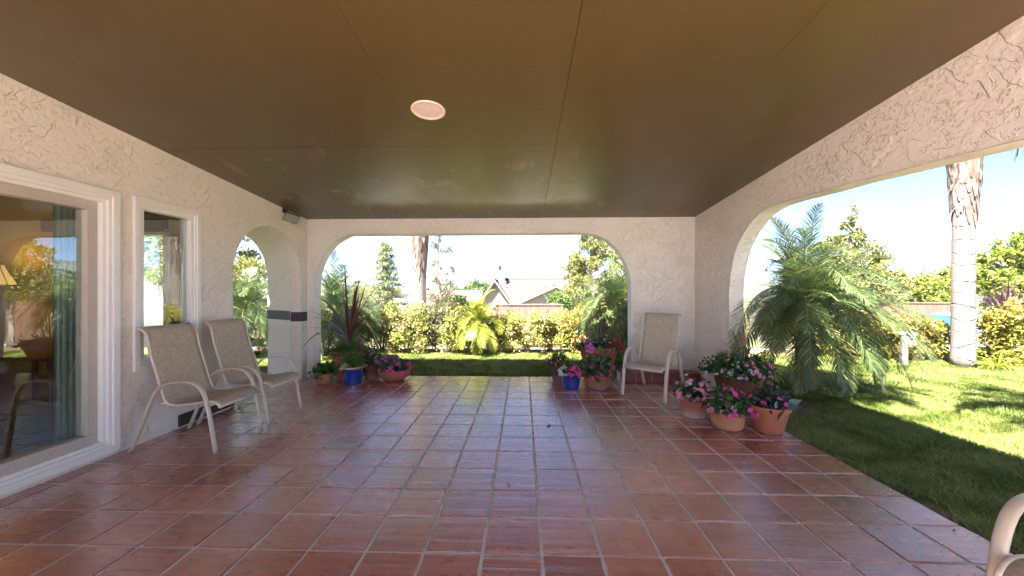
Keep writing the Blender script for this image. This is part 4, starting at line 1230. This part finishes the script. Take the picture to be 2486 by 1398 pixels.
# ------------------------------------------------------------------ grass
def grass_patch(x0, x1, y0, y1, dens, hgt, clip=None):
    n = int((x1 - x0) * (y1 - y0) * dens)
    X = N.uniform(x0, x1, n); Y = N.uniform(y0, y1, n)
    if clip is not None:
        k = clip(X, Y); X, Y = X[k], Y[k]
    return X, Y
GX, GY, GH, GW = [], [], [], []
inpatio = lambda X, Y: ~(((X < PX1 + .03) & (X > -4.6) & (Y < PY1 + .11)))
def bare(X, Y): return ((X - 3.35) ** 2 / .45 ** 2 + (Y - 5.0) ** 2 / 1.0 ** 2)
for (a0, a1, b0, b1, dn, hh_, ww) in [(2.64, 5.2, .9, 5.2, 9000, .055, .0042), (5.2, 9.5, 1.6, 6.0, 4200, .055, .006), (2.64, 11.5, 5.2, 8.5, 3000, .055, .008), (-6.5, 2.64, 6.26, 8.5, 5200, .06, .0065), (-9, -4.6, 3.5, 6.3, 2000, .06, .008)]:
    X, Y = grass_patch(a0, a1, b0, b1, dn, hh_, inpatio)
    # bare earth under the palm and near the patio edge
    k = N.random(len(X)) > np.clip(1.15 - bare(X, Y), 0, .93)
    X, Y = X[k], Y[k]
    k = ~((X > 2.6) & (X < 2.675 + .10 * np.abs(np.sin(Y * 5.3) + .6 * np.sin(Y * 13.1))) & (Y < 6) & (N.random(len(X)) < .93))
    X, Y = X[k], Y[k]
    GX.append(X); GY.append(Y); GH.append(np.full(len(X), hh_)); GW.append(np.full(len(X), ww))
X = np.concatenate(GX); Y = np.concatenate(GY); H = np.concatenate(GH); W = np.concatenate(GW); n = len(X)
def vnoise(X, Y, s, seed):
    g = np.random.default_rng(seed).random((64, 64))
    x = X * s + 100; y = Y * s + 100; i = np.floor(x).astype(int); j = np.floor(y).astype(int); fx = x - i; fy = y - j
    fx = fx * fx * (3 - 2 * fx); fy = fy * fy * (3 - 2 * fy)
    G = lambda a, b: g[a % 64, b % 64]
    return (G(i, j) * (1 - fx) + G(i + 1, j) * fx) * (1 - fy) + (G(i, j + 1) * (1 - fx) + G(i + 1, j + 1) * fx) * fy
ne = 1500; EX = N.uniform(2.665, 2.72, ne); EY = N.uniform(1.2, 5.2, ne); EY = EY[vnoise(EX, EY, 3.1, 9) > .45]; EX = EX[:len(EY)]
X = np.concatenate([X, EX]); Y = np.concatenate([Y, EY]); H = np.concatenate([H, np.full(len(EX), .07)]); W = np.concatenate([W, np.full(len(EX), .0045)]); n = len(X)
cl_ = vnoise(X, Y, 6, 1) * .5 + vnoise(X, Y, 1.3, 2) * .5
H = H * (0.55 + .9 * cl_) * N.uniform(.55, 1.25, n)
az = N.uniform(0, 2 * pi, n) * .6 + vnoise(X, Y, 4, 3) * 7
ln = N.uniform(.1, .95, n)
base_ = np.stack([X, Y, np.full(n, -.035)], 1)
dirv = np.stack([np.cos(az) * ln, np.sin(az) * ln, np.ones(n)], 1)
c1 = base_ + dirv * (H * .5)[:, None]; c2 = base_ + np.stack([np.cos(az) * ln * 2.4, np.sin(az) * ln * 2.4, np.ones(n) * 1.5], 1) * (H * .55)[:, None]
sdv = np.stack([-np.sin(az), np.cos(az), 0 * az], 1) * (W / 2)[:, None]
dry = np.clip(.25 + .35 * N.random(n) + .35 * (vnoise(X, Y, 2.2, 5) - .4) + .25 * np.exp(-bare(X, Y) ** .5), 0, 1)
dry = np.where(N.random(n) < .05, N.uniform(.8, 1, n), dry)
mb = MB(); mb.strips(np.stack([base_, c1, c2], 1), np.stack([sdv, sdv * .8, sdv * .1], 1), 0, dry)
tag(mb.build('grass', M['grass']), 'short green lawn grass with dry yellow patches', 'grass', kind='stuff')

# ------------------------------------------------------------------ palms near the patio
x, y = 4.08, 5.50
pygmy_palm('date_palm', 'big feathery date palm arching over the lawn just beyond the right opening', x, y, -.04, 1.22, (-.05, -.05), 84, 1.5, ll=.31, elr=(-30, 84), n=74, lw=.0082, skip=lambda a, e: radians(95) < a < radians(205) and e < 72, tr=.10, group='feathery date palms', droop=(.8, 1.5), trunks=1, extra=[(8, 28, 1.6), (-15, 12, 1.6), (20, 34, 1.6), (-30, 24, 1.6), (35, 15, 1.5), (-45, 5, 1.5), (-8, -5, 1.5), (-60, 25, 1.5), (10, 5, 1.6), (-22, 32, 1.65), (204, 22, 1.9), (208, 10, 1.8), (206, 38, 1.95), (216, 35, 1.5), (222, 12, 1.45), (228, 50, 1.5), (214, 58, 1.45), (235, 25, 1.5), (150, 80, 1.5), (200, 78, 1.45), (120, 74, 1.5)])
x, y = P(786, 8.4)
pygmy_palm('date_palm', 'feathery date palm behind the pots left of the rear opening', x, y, -.04, .95, (.30, .0), 58, 1.42, ll=.32, elr=(-25, 84), n=50, tr=.08, group='feathery date palms', lw=.012)
x, y = P(596, 8.3)
pygmy_palm('date_palm', 'feathery date palm filling the small side arch', x, y, -.04, .95, (.0, .0), 64, 1.3, ll=.30, elr=(-30, 84), n=46, tr=.08, group='feathery date palms', lw=.012)
x, y = P(1548, 7.6)
pygmy_palm('date_palm', 'dark feathery date palm at the right side of the rear opening', x, y, -.04, 1.12, (-.42, .0), 62, 1.12, ll=.28, elr=(-35, 84), n=50, tr=.08, group='feathery date palms', lw=.012)
x, y = P(1158, 8.55)
pygmy_palm('small_palm', 'small yellow lime palm with slim brown trunk in the hedge row', x, y, -.04, .68, (.02, .0), 30, .86, ll=.26, mats=('palmlime', 'palmlime'), elr=(-30, 82), n=36, tr=.055, lw=.016, droop=(1.0, 1.6))

x, y = P(1019, 12.0)
tall_palm('thick ringed palm trunk rising behind the hedge left of the far house', x, y, terr(x, y), 5.6, .205, 2.25, L=2.3, elr=(-5, 70), nf=15)
x, y = P(2337, 7.1)
tall_palm('big ringed palm trunk standing on the lawn right of the patio', x, y, -.04, 4.75, .155, 3.1, L=2.0, elr=(42, 80), nf=15, lean=(0.04, 0))
tall_palm('ringed palm hidden behind the pier, seen mirrored in the narrow window', 3.80, 11.3, terr(3.80, 11.3), 5.4, .23, 2.2, L=2.3, elr=(-5, 70), nf=15)
tall_palm('palm just outside the right frame edge, its frond tips hanging in view', 5.1, 2.0, -.04, 4.3, .20, 3.3, L=2.0, elr=(-30, 65), nf=15, extra=[(133, 12, 2.7, 1.9), (122, 5, 2.6, 1.8)])

# ------------------------------------------------------------------ hedge shrubs
for i, u in enumerate([700, 775, 850, 925, 995, 1060, 1118, 1215, 1275, 1335, 1395, 1455, 1520]):
    D = 8.75 + (.15 if i % 2 else -.1); x, y = P(u, D)
    h_ = [1.0, 1.05, 1.0, 1.0, 1.12, 1.05, 1.0, .92, .90, .98, 1.08, 1.1, 1.0][i]
    lab = ['cream variegated hedge shrub behind the leftmost palm', 'cream variegated hedge shrub behind the left date palm trunk', 'cream variegated hedge shrub behind the dark red strap leaves', 'cream variegated hedge shrub with a few orange leaves below the conifer', 'cream variegated hedge shrub left of the tall palm trunk', 'twiggy pale hedge shrub right of the tall palm trunk', 'pale hedge shrub directly left of the small lime palm', 'cream variegated hedge shrub directly right of the small lime palm', 'cream variegated hedge shrub under the left gable of the far house', 'yellow leaved hedge shrub behind the small path light', 'orange tipped hedge shrub in front of the fence end', 'variegated hedge shrub behind the right date palm', 'variegated hedge shrub beside the right pier'][i]
    shrub('hedge_shrub', lab, x, y, -.04, .78, .6, h_, 5200, .062, .034, 'redshrub' if i in (10,) else ('blond' if i == 5 else 'varieg'), 'variegated shrubs of the rear hedge', low=.04 if i not in (8, 9) else .12)
for i, (u, D, w_, h_, lab) in enumerate([
    (2140, 7.9, .8, .92, 'pink tipped shrub behind the tips of the big date palm'),
    (2218, 7.7, .75, .93, 'red and yellow shrub directly right of the wooden post'),
    (2258, 7.9, .32, .86, 'red and yellow shrub directly left of the big palm trunk'),
    (2432, 7.3, .36, 1.05, 'red and yellow shrub directly right of the big palm trunk'),
    (2475, 7.2, .8, 1.22, 'tall red and yellow shrub at the right frame edge'),
    (2590, 7.2, .9, 1.2, 'red and yellow shrub beyond the right frame edge'),
    (2040, 8.2, .9, 1.0, 'red and yellow shrub behind the big date palm')]):
    x, y = P(u, D)
    shrub('red_tipped_shrub', lab, x, y, -.04, w_, .55, h_, 3000, .075, .045, 'redshrub', 'red tipped shrubs beyond the lawn', low=.04)
x, y = P(2420, 6.9)
p = thing('grass_clump', 'clump of yellow strap leaves at the foot of the big palm trunk', 'plant', (x, y, -.04))
mb = MB(); straps(mb, 60, .5, .022, (0, 0, 0), None, (25, 75), .9); mb.build('leaves', M['lime'], p)
x, y = P(2445, 8.6)
p = thing('flax_plant', 'spiky purple flax plant rising behind the red shrub', 'plant', (x, y, -.04))
mb = MB(); mb.tube([(0, 0, 0), (0, 0, .85)], .05, 8, a=.2); straps(mb, 60, .85, .055, (0, 0, .8), None, (38, 88), .12, a=None); mb.build('leaves', leaf_mat('flax_purple', [(0, (.07, .035, .05)), (1, (.17, .09, .12))], .4, .1), p)

# ------------------------------------------------------------------ trees beyond
x, y = P(936, 20); z0 = terr(x, y)
p = thing('conifer_tree', 'pale layered conifer standing left of the tall palm', 'tree', (x, y, z0))
ht = ZV(588, 20) - z0
mb = MB(); mb.tube([(0, 0, -.1), (0.03, 0, ht * .5), (0, 0, ht)], [.16, .09, .02], 9)
ml = MB()
for k in range(60):
    f = .12 + .88 * (k / 60) ** .9; z = ht * f; a_ = k * 2.39996; rl = 1.45 * (1 - f) ** .75 * R.uniform(.65, 1.15) + .12
    e_ = (cos(a_) * rl, sin(a_) * rl, z - .05 - .10 * rl + R.uniform(-.05, .1))
    mb.tube([(0, 0, z), (e_[0] * .5, e_[1] * .5, z + .03), e_], [.025, .015, .005], 5)
    n_ = int(90 + 150 * rl); tt_ = N.uniform(.15, 1.08, n_)[:, None]
    C = np.array([0, 0, z]) * (1 - tt_) + np.array(e_) * tt_ + N.normal(0, 1, (n_, 3)) * np.array([.14, .14, .07]) * (1.0 - .3 * f)
    leaves(ml, C, .15, .04, 0, np.clip(.5 * R.random() + .5 * N.random(n_), 0, 1), np.array([cos(a_), sin(a_), .2]) * .6)
mb.build('trunk', M['bark'], p, smooth=True); ml.build('crown', M['needle'], p)

def cl_at(u0, D, z0, spec):
    """clump specs given as (du px, v, r metres, dy)"""
    return [((du) * D / 900, dy, ZV(v, D) - z0, r) for du, v, r, dy in spec]
x, y = P(1068, 16); z0 = terr(x, y)
tree('sparse_tree', 'thin sparse tree with pale bark right of the tall palm trunk', x, y, z0, cl_at(1068, 16, z0, [(0, 560, .40, 0), (-14, 590, .30, .1), (14, 605, .3, -.1), (-4, 640, .33, 0), (22, 655, .3, .1), (-20, 675, .35, 0), (20, 690, .4, 0), (0, 715, .5, .1), (-18, 735, .5, -.1), (22, 730, .45, 0), (0, 530, .3, 0)]), 5600, .075, .032, 'blond', .085, 'bark')
x, y = P(1440, 15); z0 = terr(x, y)
tree('leafy_tree', 'leafy green tree with forked pale trunk right of the far house', x, y, z0, cl_at(1440, 15, z0, [(-10, 590, .42, 0), (22, 585, .40, .2), (-38, 625, .35, 0), (48, 620, .35, 0), (0, 640, .38, -.2), (-60, 660, .32, .1), (62, 650, .35, 0), (-28, 680, .40, 0), (30, 690, .42, 0), (-52, 705, .36, 0), (0, 730, .4, .2), (-25, 745, .4, 0), (40, 740, .5, 0), (70, 690, .4, 0), (5, 560, .3, 0), (-20, 650, .4, .2), (45, 665, .4, -.1), (-45, 645, .3, 0), (15, 615, .35, 0), (-15, 565, .35, 0)]), 22000, .10, .045, 'olive', .10, 'palebark')
x, y = P(2075, 12.5); z0 = terr(x, y)
tree('bushy_tree', 'tall bushy olive tree with a thin top shoot behind the big date palm', x, y, z0, cl_at(2075, 12.5, z0, [(-3, 505, .10, 0), (-3, 525, .16, 0), (-10, 550, .28, 0), (5, 580, .38, .1), (-40, 590, .35, 0), (-75, 610, .4, 0), (30, 610, .42, 0), (-20, 630, .5, 0), (65, 640, .45, 0), (-70, 660, .5, 0), (20, 665, .55, 0), (85, 675, .4, 0), (110, 690, .28, 0), (-30, 700, .6, 0), (50, 710, .5, 0), (140, 690, .18, 0), (-100, 700, .5, 0), (100, 715, .35, 0)]), 15000, .10, .05, 'olive', .11, 'bark')
x, y = P(2240, 20); z0 = terr(x, y)
tree('round_tree', 'rounded yellow green tree above the fence left of the big palm trunk', x, y, z0, cl_at(2240, 20, z0, [(0, 690, .7, 0), (-40, 705, .6, 0), (45, 690, .7, 0), (0, 725, .9, 0), (-70, 720, .6, 0), (60, 725, .8, 0), (-110, 725, .6, 0), (75, 665, .5, 0)]), 9000, .16, .09, 'yellowgreen', .16, 'bark')
x, y = P(2470, 15); z0 = terr(x, y)
tree('yellow_tree', 'bright yellow green tree at the right frame edge behind the flax', x, y, z0, cl_at(2470, 15, z0, [(-60, 625, .45, 0), (-20, 600, .5, 0), (30, 590, .6, 0), (-75, 660, .5, 0), (0, 640, .6, 0), (60, 630, .7, 0), (-50, 695, .6, 0), (10, 690, .7, 0), (80, 690, .8, 0), (-90, 700, .4, 0), (110, 620, .7, 0), (-20, 730, .6, 0)]), 11000, .16, .10, 'yellowgreen', .16, 'bark')
x, y = P(1160, 90); z0 = terr(x, y)
tree('far_oak', 'far round dark green oak between the two tiled roofs', x, y, z0, cl_at(1160, 90, z0, [(0, 700, 2.2, 0), (-22, 706, 1.6, 0), (22, 706, 1.6, 0), (-45, 710, 1.5, 0), (0, 712, 2.5, 0)]), 5000, .6, .4, 'green', .5, 'bark')
for (u, D, v_, r_, mt, lab) in [(1385, 22, 715, .9, 'green', 'green tree behind the far house right end'), (2010, 16, 715, .9, 'yellowgreen', 'yellow green tree low behind the big date palm'), (880, 24, 725, 1.3, 'olive', 'low olive tree behind the left date palm'), (1105, 17, 738, .45, 'green', 'low green bush tree beside the thin sparse tree')]:
    x, y = P(u, D); z0 = terr(x, y)
    tree('garden_tree', lab, x, y, z0, cl_at(u, D, z0, [(0, v_, r_, 0), (-30, v_ + 10, r_ * .8, 0), (30, v_ + 8, r_ * .8, 0), (0, v_ + 30, r_, 0)]), 3500, .15, .08, mt, .12, 'bark')
# view through the corner window: trees and a pale roofed house on the left
for (x, y, s, lab) in [(-17.5, 17.5, 1.5, 'large pale green tree seen through the narrow window'), (-12.5, 14.8, 1.1, 'smaller pale green tree seen through the narrow window'), (-8.8, 11.5, .55, 'low tree beyond the left side arch')]:
    z0 = terr(x, y)
    tree('window_tree', lab, x, y, z0, [(R.uniform(-1, 1) * s * 1.3, R.uniform(-1, 1) * s, (1.6 + R.random() * 3.4) * s + (0 if s < 1 else .6), R.uniform(.5, .8) * s) for _ in range(16)], 8000, .15 * s, .08 * s, 'yellowgreen' if s > 1.2 else 'olive', .18 * s, 'bark')

# ------------------------------------------------------------------ houses
def gable_roof(mb, x0, x1, yf, yr, zf, zr, course=.33, m=0, lap=.035, thick=.10):
    """one tiled slope from the eave (yf,zf) up to the ridge (yr,zr), in stepped courses"""
    ln = math.hypot(yr - yf, zr - zf); n = max(2, int(ln / course)); dy, dz = (yr - yf) / n, (zr - zf) / n
    sg = 1 if yr > yf else -1
    for k in range(n):
        ya, yb = yf + dy * k, yf + dy * (k + 1) + dy * .08; za, zc = zf + dz * k, zf + dz * (k + 1) + dz * .08
        a_ = R.random()
        vs = [(x0, ya, za + lap), (x1, ya, za + lap), (x1, yb, zc + .004), (x0, yb, zc + .004), (x0, ya, za - thick), (x1, ya, za - thick), (x1, yb, zc - thick), (x0, yb, zc - thick)]
        mb.add(vs, [(0, 1, 2, 3), (4, 7, 6, 5), (0, 4, 5, 1), (1, 5, 6, 2), (2, 6, 7, 3), (3, 7, 4, 0)], m, a_)
HD = 40.0
def hx(u, D=HD): return (u - 1270) * D / 900
hz0 = -3.1
fh = thing('tiled_house', 'beige house with pink tiled gables and a chimney beyond the fence', 'house', (hx(1300), 39.5, hz0))
Zr, Ze = ZV(677, HD) - hz0, ZV(742, HD) - hz0
ox = hx(1300)
L0, L1 = hx(1203) - ox, hx(1560) - ox
mb = MB(); mb.box(L0 + .3, L1 - .3, -3.3, 6.0, 0, Ze - .05)
mb.add([(L0 + .3, -3.3, Ze - .05), (L0 + .3, 6.0, Ze - .05), (L0 + .3, 1.2, Zr - .25)], [(0, 1, 2)])
# gable walls of the two front wings
ga = (hx(1202, 36) - ox, 1.75, ZV(679, 36) - hz0, ZV(741, 36) - hz0)
gb = (hx(1348, 36) - ox, 4.3, ZV(693, 36) - hz0, ZV(741, 36) - hz0)
mb2 = MB()
for cx_, hw, zr_, ze_ in (ga, gb):
    yf = -4.1
    mb.box(cx_ - hw + .15, cx_ + hw - .15, yf + .3, 0, 0, ze_ - .1)
    mb.add([(cx_ - hw + .1, yf + .3, ze_ - .1), (cx_ + hw - .1, yf + .3, ze_ - .1), (cx_, yf + .3, zr_ - .14)], [(0, 1, 2)])
mb.build('wall', M['house'], fh)
mb = MB(); gable_roof(mb, L0, L1, -3.9, 1.2, Ze, Zr, .36); gable_roof(mb, L0, L1, 6.3, 1.2, Ze, Zr, .36)
mb.tube([(L0, 1.2, Zr + .04), (L1, 1.2, Zr + .04)], .11, 8, a=.9)
def wing(mb, cx_, hw, zr_, ze_, y0, y1):
    for s in (-1, 1):
        n = 8
        for k in range(n):
            f0, f1 = k / n, (k + 1.08) / n
            xa_, xb_ = cx_ + s * hw * (1 - f0), cx_ + s * hw * (1 - f1); za, zc = ze_ + (zr_ - ze_) * f0, ze_ + (zr_ - ze_) * f1
            vs = [(xa_, y0, za + .03), (xa_, y1, za + .03), (xb_, y1, zc), (xb_, y0, zc), (xa_, y0, za - .12), (xa_, y1, za - .12), (xb_, y1, zc - .12), (xb_, y0, zc - .12)]
            mb.add(vs, [(0, 1, 2, 3), (4, 7, 6, 5), (0, 4, 5, 1), (1, 5, 6, 2), (2, 6, 7, 3), (3, 7, 4, 0)], 0, R.random())
    mb.tube([(cx_, y0, zr_ + .03), (cx_, y1, zr_ + .03)], .09, 8, a=.9)
wing(mb, *ga, -4.3, 1.2); wing(mb, *gb, -4.3, -1.0)
rf = mb.build('roof', M['rooftile'], fh)
# rake boards
mb = MB()
for cx_, hw, zr_, ze_ in (ga, gb):
    for s in (-1, 1):
        mb.add([(cx_ + s * hw, -4.33, ze_ - .20), (cx_, -4.33, zr_ - .20), (cx_, -4.33, zr_ + .0), (cx_ + s * hw, -4.33, ze_ + .0), (cx_ + s * hw, -4.29, ze_ - .20), (cx_, -4.29, zr_ - .20), (cx_, -4.29, zr_), (cx_ + s * hw, -4.29, ze_)],
               [(0, 1, 2, 3), (4, 7, 6, 5), (0, 4, 5, 1), (3, 2, 6, 7), (0, 3, 7, 4), (1, 5, 6, 2)])
mb.build('rake_board', M['fascia'], fh)
for cx_, hw, zr_, ze_ in (ga, gb):
    mb = MB()
    for k in range(6): mb.box(cx_ - .28, cx_ + .28, -3.83, -3.79, zr_ - 1.15 + k * .11, zr_ - 1.15 + k * .11 + .08)
    mb.build('gable_vent', M['greyroof'], fh)
chx = hx(1214, 40) - ox
mb = MB(); mb.box(chx - .52, chx + .52, -.2, .8, Zr - 1.6, ZV(662, 40) - hz0); mb.box(chx - .58, chx + .58, -.26, .86, ZV(662, 40) - hz0, ZV(658, 40) - hz0)
cm = mb.build('chimney', M['house'], fh)
mb = MB(); z_ = ZV(658, 40) - hz0; mb.tube([(chx, .3, z_), (chx, .3, z_ + .32)], .12, 12); mb.tube([(chx, .3, z_ + .30), (chx, .3, z_ + .55)], .19, 12)
mb.build('flue_cap', M['dark'], cm, smooth=False)
for (u_, v_) in ((1228, 684), (1318, 690)):
    mb = MB(); zz = ZV(v_, 39) - hz0; mb.tube([(hx(u_, 39) - ox, -.6, zz - .5), (hx(u_, 39) - ox, -.6, zz + .1)], .06, 8); mb.build('vent_pipe', M['fascia'], fh)

def plain_house(label, cx_, cy_, z0, w, d, eave, ridge, roofm, wallm, name='distant_house', wins=2, rz=0):
    h = thing(name, label, 'house', (cx_, cy_, z0), rz)
    mb = MB(); mb.box(-w / 2, w / 2, -d / 2, d / 2, 0, eave)
    for s in (-1, 1): mb.add([(s * w / 2, -d / 2, eave), (s * w / 2, d / 2, eave), (s * w / 2, 0, ridge - .15)], [(0, 1, 2)])
    mb.build('wall', wallm, h)
    mb = MB(); gable_roof(mb, -w / 2 - .4, w / 2 + .4, -d / 2 - .4, 0, eave - .1, ridge, .4); gable_roof(mb, -w / 2 - .4, w / 2 + .4, d / 2 + .4, 0, eave - .1, ridge, .4)
    mb.build('roof', roofm, h)
    for k in range(wins):
        xk = -w / 2 + w * (k + .5) / wins
        mb = MB(); frx = xk; mb.box(frx - .6, frx + .6, -d / 2 - .05, -d / 2 + .01, eave - 1.7, eave - .5); f_ = mb.build('window', M['trim'], h)
        mb = MB(); mb.box(frx - .52, frx + .52, -d / 2 - .07, -d / 2 - .052, eave - 1.62, eave - .58); mb.build('pane', M['metal'], f_)
    return h
z_ = -3.7
plain_house('low pink tiled roof left of the far gabled house', hx(1075, 50), 53, z_, 9.5, 8, ZV(738, 50) - z_, ZV(704, 53) - z_, M['rooftile'], M['house'])
z_ = terr(-14.6, 15.6)
plain_house('white house with a pale roof seen through the narrow window', -15.5, 15.0, z_, 4.2, 4, ZV(770, 15) - z_, ZV(722, 15) - z_, M['greyroof'], M['whitepaint'], wins=2, rz=radians(25))
x, y = P(2190, 120); z_ = terr(x, y)
plain_house('tiny white house on the far slope right of the bushy tree', x, y, z_, 9, 8, ZV(694, 120) - z_, ZV(684, 120) - z_, M['greyroof'], M['whitepaint'])
x, y = P(985, 80); z_ = terr(x, y)
plain_house('far pale house low on the horizon left of the tall palm trunk', x, y, z_, 9, 8, ZV(712, 80) - z_, ZV(698, 80) - z_, M['rooftile'], M['whitepaint'])

# ------------------------------------------------------------------ fences, post, light, car
def fence(label, pa, pb, top, hgt):
    L_ = math.hypot(pb[0] - pa[0], pb[1] - pa[1]); rz = math.atan2(pb[1] - pa[1], pb[0] - pa[0])
    f = thing('wooden_fence', label, 'fence', (pa[0], pa[1], top - hgt), rz)
    mb = MB(); x_ = 0
    while x_ < L_:
        w_ = .14; mb.box(x_, x_ + w_ - .008, -.01, .01, 0, hgt - .04, 0, R.random()); x_ += w_
    mb.build('board_panel', M['fence'], f)
    x_ = 0
    while x_ <= L_ + .01:
        mb = MB(); mb.box(x_ - .05, x_ + .05, .012, .11, -.2, hgt - .05); mb.build('post', M['fence'], f); x_ += L_ / max(1, round(L_ / 2.4))
    mb = MB(); mb.box(-.05, L_ + .05, -.05, .12, hgt - .038, hgt); mb.build('cap_rail', M['caprail'], f)
fence('brown board fence below the far tiled house', P(1205, 16), P(1362, 16), ZV(738, 16), 2.0)
fence('brown board fence behind the red shrubs left of the big palm trunk', P(2130, 16.5), P(2330, 16), ZV(734, 16), 2.0)
x, y = P(2194, 7.25)
ps = thing('wooden_post', 'weathered pale post carrying a small white box beside the lawn', 'post', (x, y, -.04), radians(-20))
mb = MB(); mb.box(-.045, .045, -.045, .045, -.1, .60); bevel(mb.build('post', M['palebark'], ps), .005)
mb = MB(); mb.box(.05, .16, -.07, .07, .42, .66); mb.box(-.06, .05, -.06, .06, .605, .655); bevel(mb.build('box', M['whitepaint'], ps), .008)
mb = MB(); mb.box(.045, .165, -.075, -.071, .525, .533); mb.build('lid_seam', M['dark'], ps)
x, y = P(1318, 8.2)
pl_ = thing('path_light', 'small bronze path light on the lawn edge before the hedge', 'garden light', (x, y, -.035))
mb = MB(); mb.tube([(0, 0, 0), (0, 0, .11)], .008, 8); mb.build('stake', M['bronze'], pl_)
mb = MB(); mb.lathe([(.0005, .10), (.03, .10), (.045, .125), (.045, .165), (.03, .17), (.0005, .17)], 14); mb.build('lantern', M['cream'], pl_, smooth=True)
mb = MB(); mb.lathe([(.075, .168), (.07, .178), (.02, .205), (.0005, .21)], 16); mb.lathe([(.050, .142), (.055, .146), (.050, .150)], 16); mb.build('cap', M['bronze'], pl_, smooth=True)

# parked car
x, y = P(2350, 12.6); z_ = terr(x, y) + .015
car = thing('parked_car', 'silver car parked on the drive behind the big palm trunk', 'car', (x, y, z_), radians(8))
prof = [(-2.2, .35), (-2.25, .62), (-2.15, .86), (-1.35, .95), (-.75, 1.34), (-.2, 1.43), (.55, 1.42), (1.15, 1.28), (1.75, 1.0), (2.15, .92), (2.22, .6), (2.18, .35)]
paint = simple("silver_car_paint", (0.62, 0.63, 0.65), 0.22, 0.02, 3, 0.55)
def loft(prof, w, taper):
    mb = MB(); vs = []; fs = []; n = len(prof)
    for s in (-1, -.86, .86, 1):
        for (px, pz) in prof:
            tz = max(0, (pz - .9) / .55)
            yy = s * (w - taper * tz); k = .94 if abs(s) == 1 else 1
            vs.append((px * (k if pz < .9 else 1), yy, pz if abs(s) < 1 else .35 + (pz - .35) * .96))
    for q in range(3):
        for i in range(n - 1): fs.append((q * n + i, q * n + i + 1, (q + 1) * n + i + 1, (q + 1) * n + i))
    fs.append(tuple(range(n))[::-1]); fs.append(tuple(range(3 * n, 4 * n)))
    for q in range(3): fs.append((q * n, (q + 1) * n, (q + 1) * n + n - 1, q * n + n - 1))
    mb.add(vs, fs); return mb
autosmooth(loft(prof, .88, .22).build('body', paint, car), 40)
for s in (-1, 1):
    mb = MB()
    for q in ([(-1.2, .98), (-.72, 1.30), (-.12, 1.37), (-.12, .98)], [(-.05, .98), (-.05, 1.37), (.5, 1.36), (1.0, 1.24), (1.35, .99)]):
        vs = [(px, s * (.89 - .22 * max(0, (pz - .9) / .55) + .003), pz) for px, pz in q]; mb.add(vs, [tuple(range(len(q)))])
    mb.build('side_window', simple("car_glass", (0.03, 0.07, 0.10), 0.05, 0.1, 3) if s < 0 else bpy.data.materials["car_glass"], car)
mb = MB(); mb.add([(-1.33, -.72, .965), (-1.33, .72, .965), (-.78, .60, 1.345), (-.78, -.60, 1.345)], [(0, 1, 2, 3)]); o = mb.build('windshield', bpy.data.materials["car_glass"], car); o.location = (-.012, 0, .012)
mb = MB(); mb.add([(1.72, -.70, 1.03), (1.72, .70, 1.03), (1.18, .62, 1.285), (1.18, -.62, 1.285)], [(0, 1, 2, 3)]); o = mb.build('rear_window', bpy.data.materials["car_glass"], car); o.location = (.012, 0, .012)
for wx in (-1.38, 1.38):
    for s in (-1, 1):
        wh = bpy.data.objects.new('wheel', None); COL.objects.link(wh); wh.parent = car; wh.location = (wx, s * .80, .31); wh.rotation_euler = (radians(90), 0, 0)
        mb = MB(); mb.lathe([(.20, -.10), (.29, -.10), (.31, -.07), (.31, .07), (.29, .10), (.20, .10)], 28); mb.build('tyre', M['dark'], wh, smooth=True)
        mb = MB(); mb.lathe([(.0005, .06), (.06, .065), (.10, .03), (.18, .05), (.205, .09)], 20); mb.lathe([(.0005, -.06), (.06, -.065), (.10, -.03), (.18, -.05), (.205, -.09)], 20); mb.build('rim', M['metal'], wh, smooth=True)

# fallen leaves on the tiles
for (u, v_, lab) in [(1328, 1035, 'dry brown leaf alone on the pale sheen at the middle of the patio floor'), (1812, 1112, 'dry leaf on the tiles in front of the pale rounded pot'), (1837, 1122, 'dry leaf on the tiles in front of the big plain corner pot'), (1500, 955, 'dry leaf just right of the limed bowl of hot pink impatiens'), (1491, 973, 'dry leaf in front of the chair leg near the pier'),
                     (1455, 966, 'dry leaf on the tiles right under the limed bowl'), (1390, 960, 'dry leaf on the tiles in front of the right blue pot'), (1020, 920, 'dry leaf at the lawn edge beside the wide lilac flower bowl'), (1240, 1180, 'dry leaf on the near middle tiles'), (2320, 1290, 'dry leaf on the tiles close to the lower right chair')]:
    D = 1278 / (v_ - 706); x, y = P(u, D)
    mb = MB(); leaves(mb, np.array([[0, 0, .004]]), .045, .020, 0, None, np.array([R.uniform(-1, 1), R.uniform(-1, 1), 0.0]) * 3, .2, 0.0)
    o = mb.build('fallen_leaf', M['cordy'], loc=(x, y, 0.004)); tag(o, lab, 'leaf', 'dry leaves on the floor tiles')

# ------------------------------------------------------------------ haze
hz = NT("haze_air"); hz.n.remove(hz.p)
pv = hz.node("ShaderNodeVolumePrincipled"); pv.inputs["Color"].default_value = (0.86, 0.90, 0.95, 1); pv.inputs["Density"].default_value = 0.0004
pv.inputs["Anisotropy"].default_value = 0.3
hz.link(pv.outputs[0], hz.out.inputs["Volume"])
mb = MB(); mb.box(-2230, 2230, -330, 2530, -16, 75)
o = mb.build('haze', hz.mat)
tag(o, 'thin pale air haze over the garden and hills', 'haze', kind='stuff')
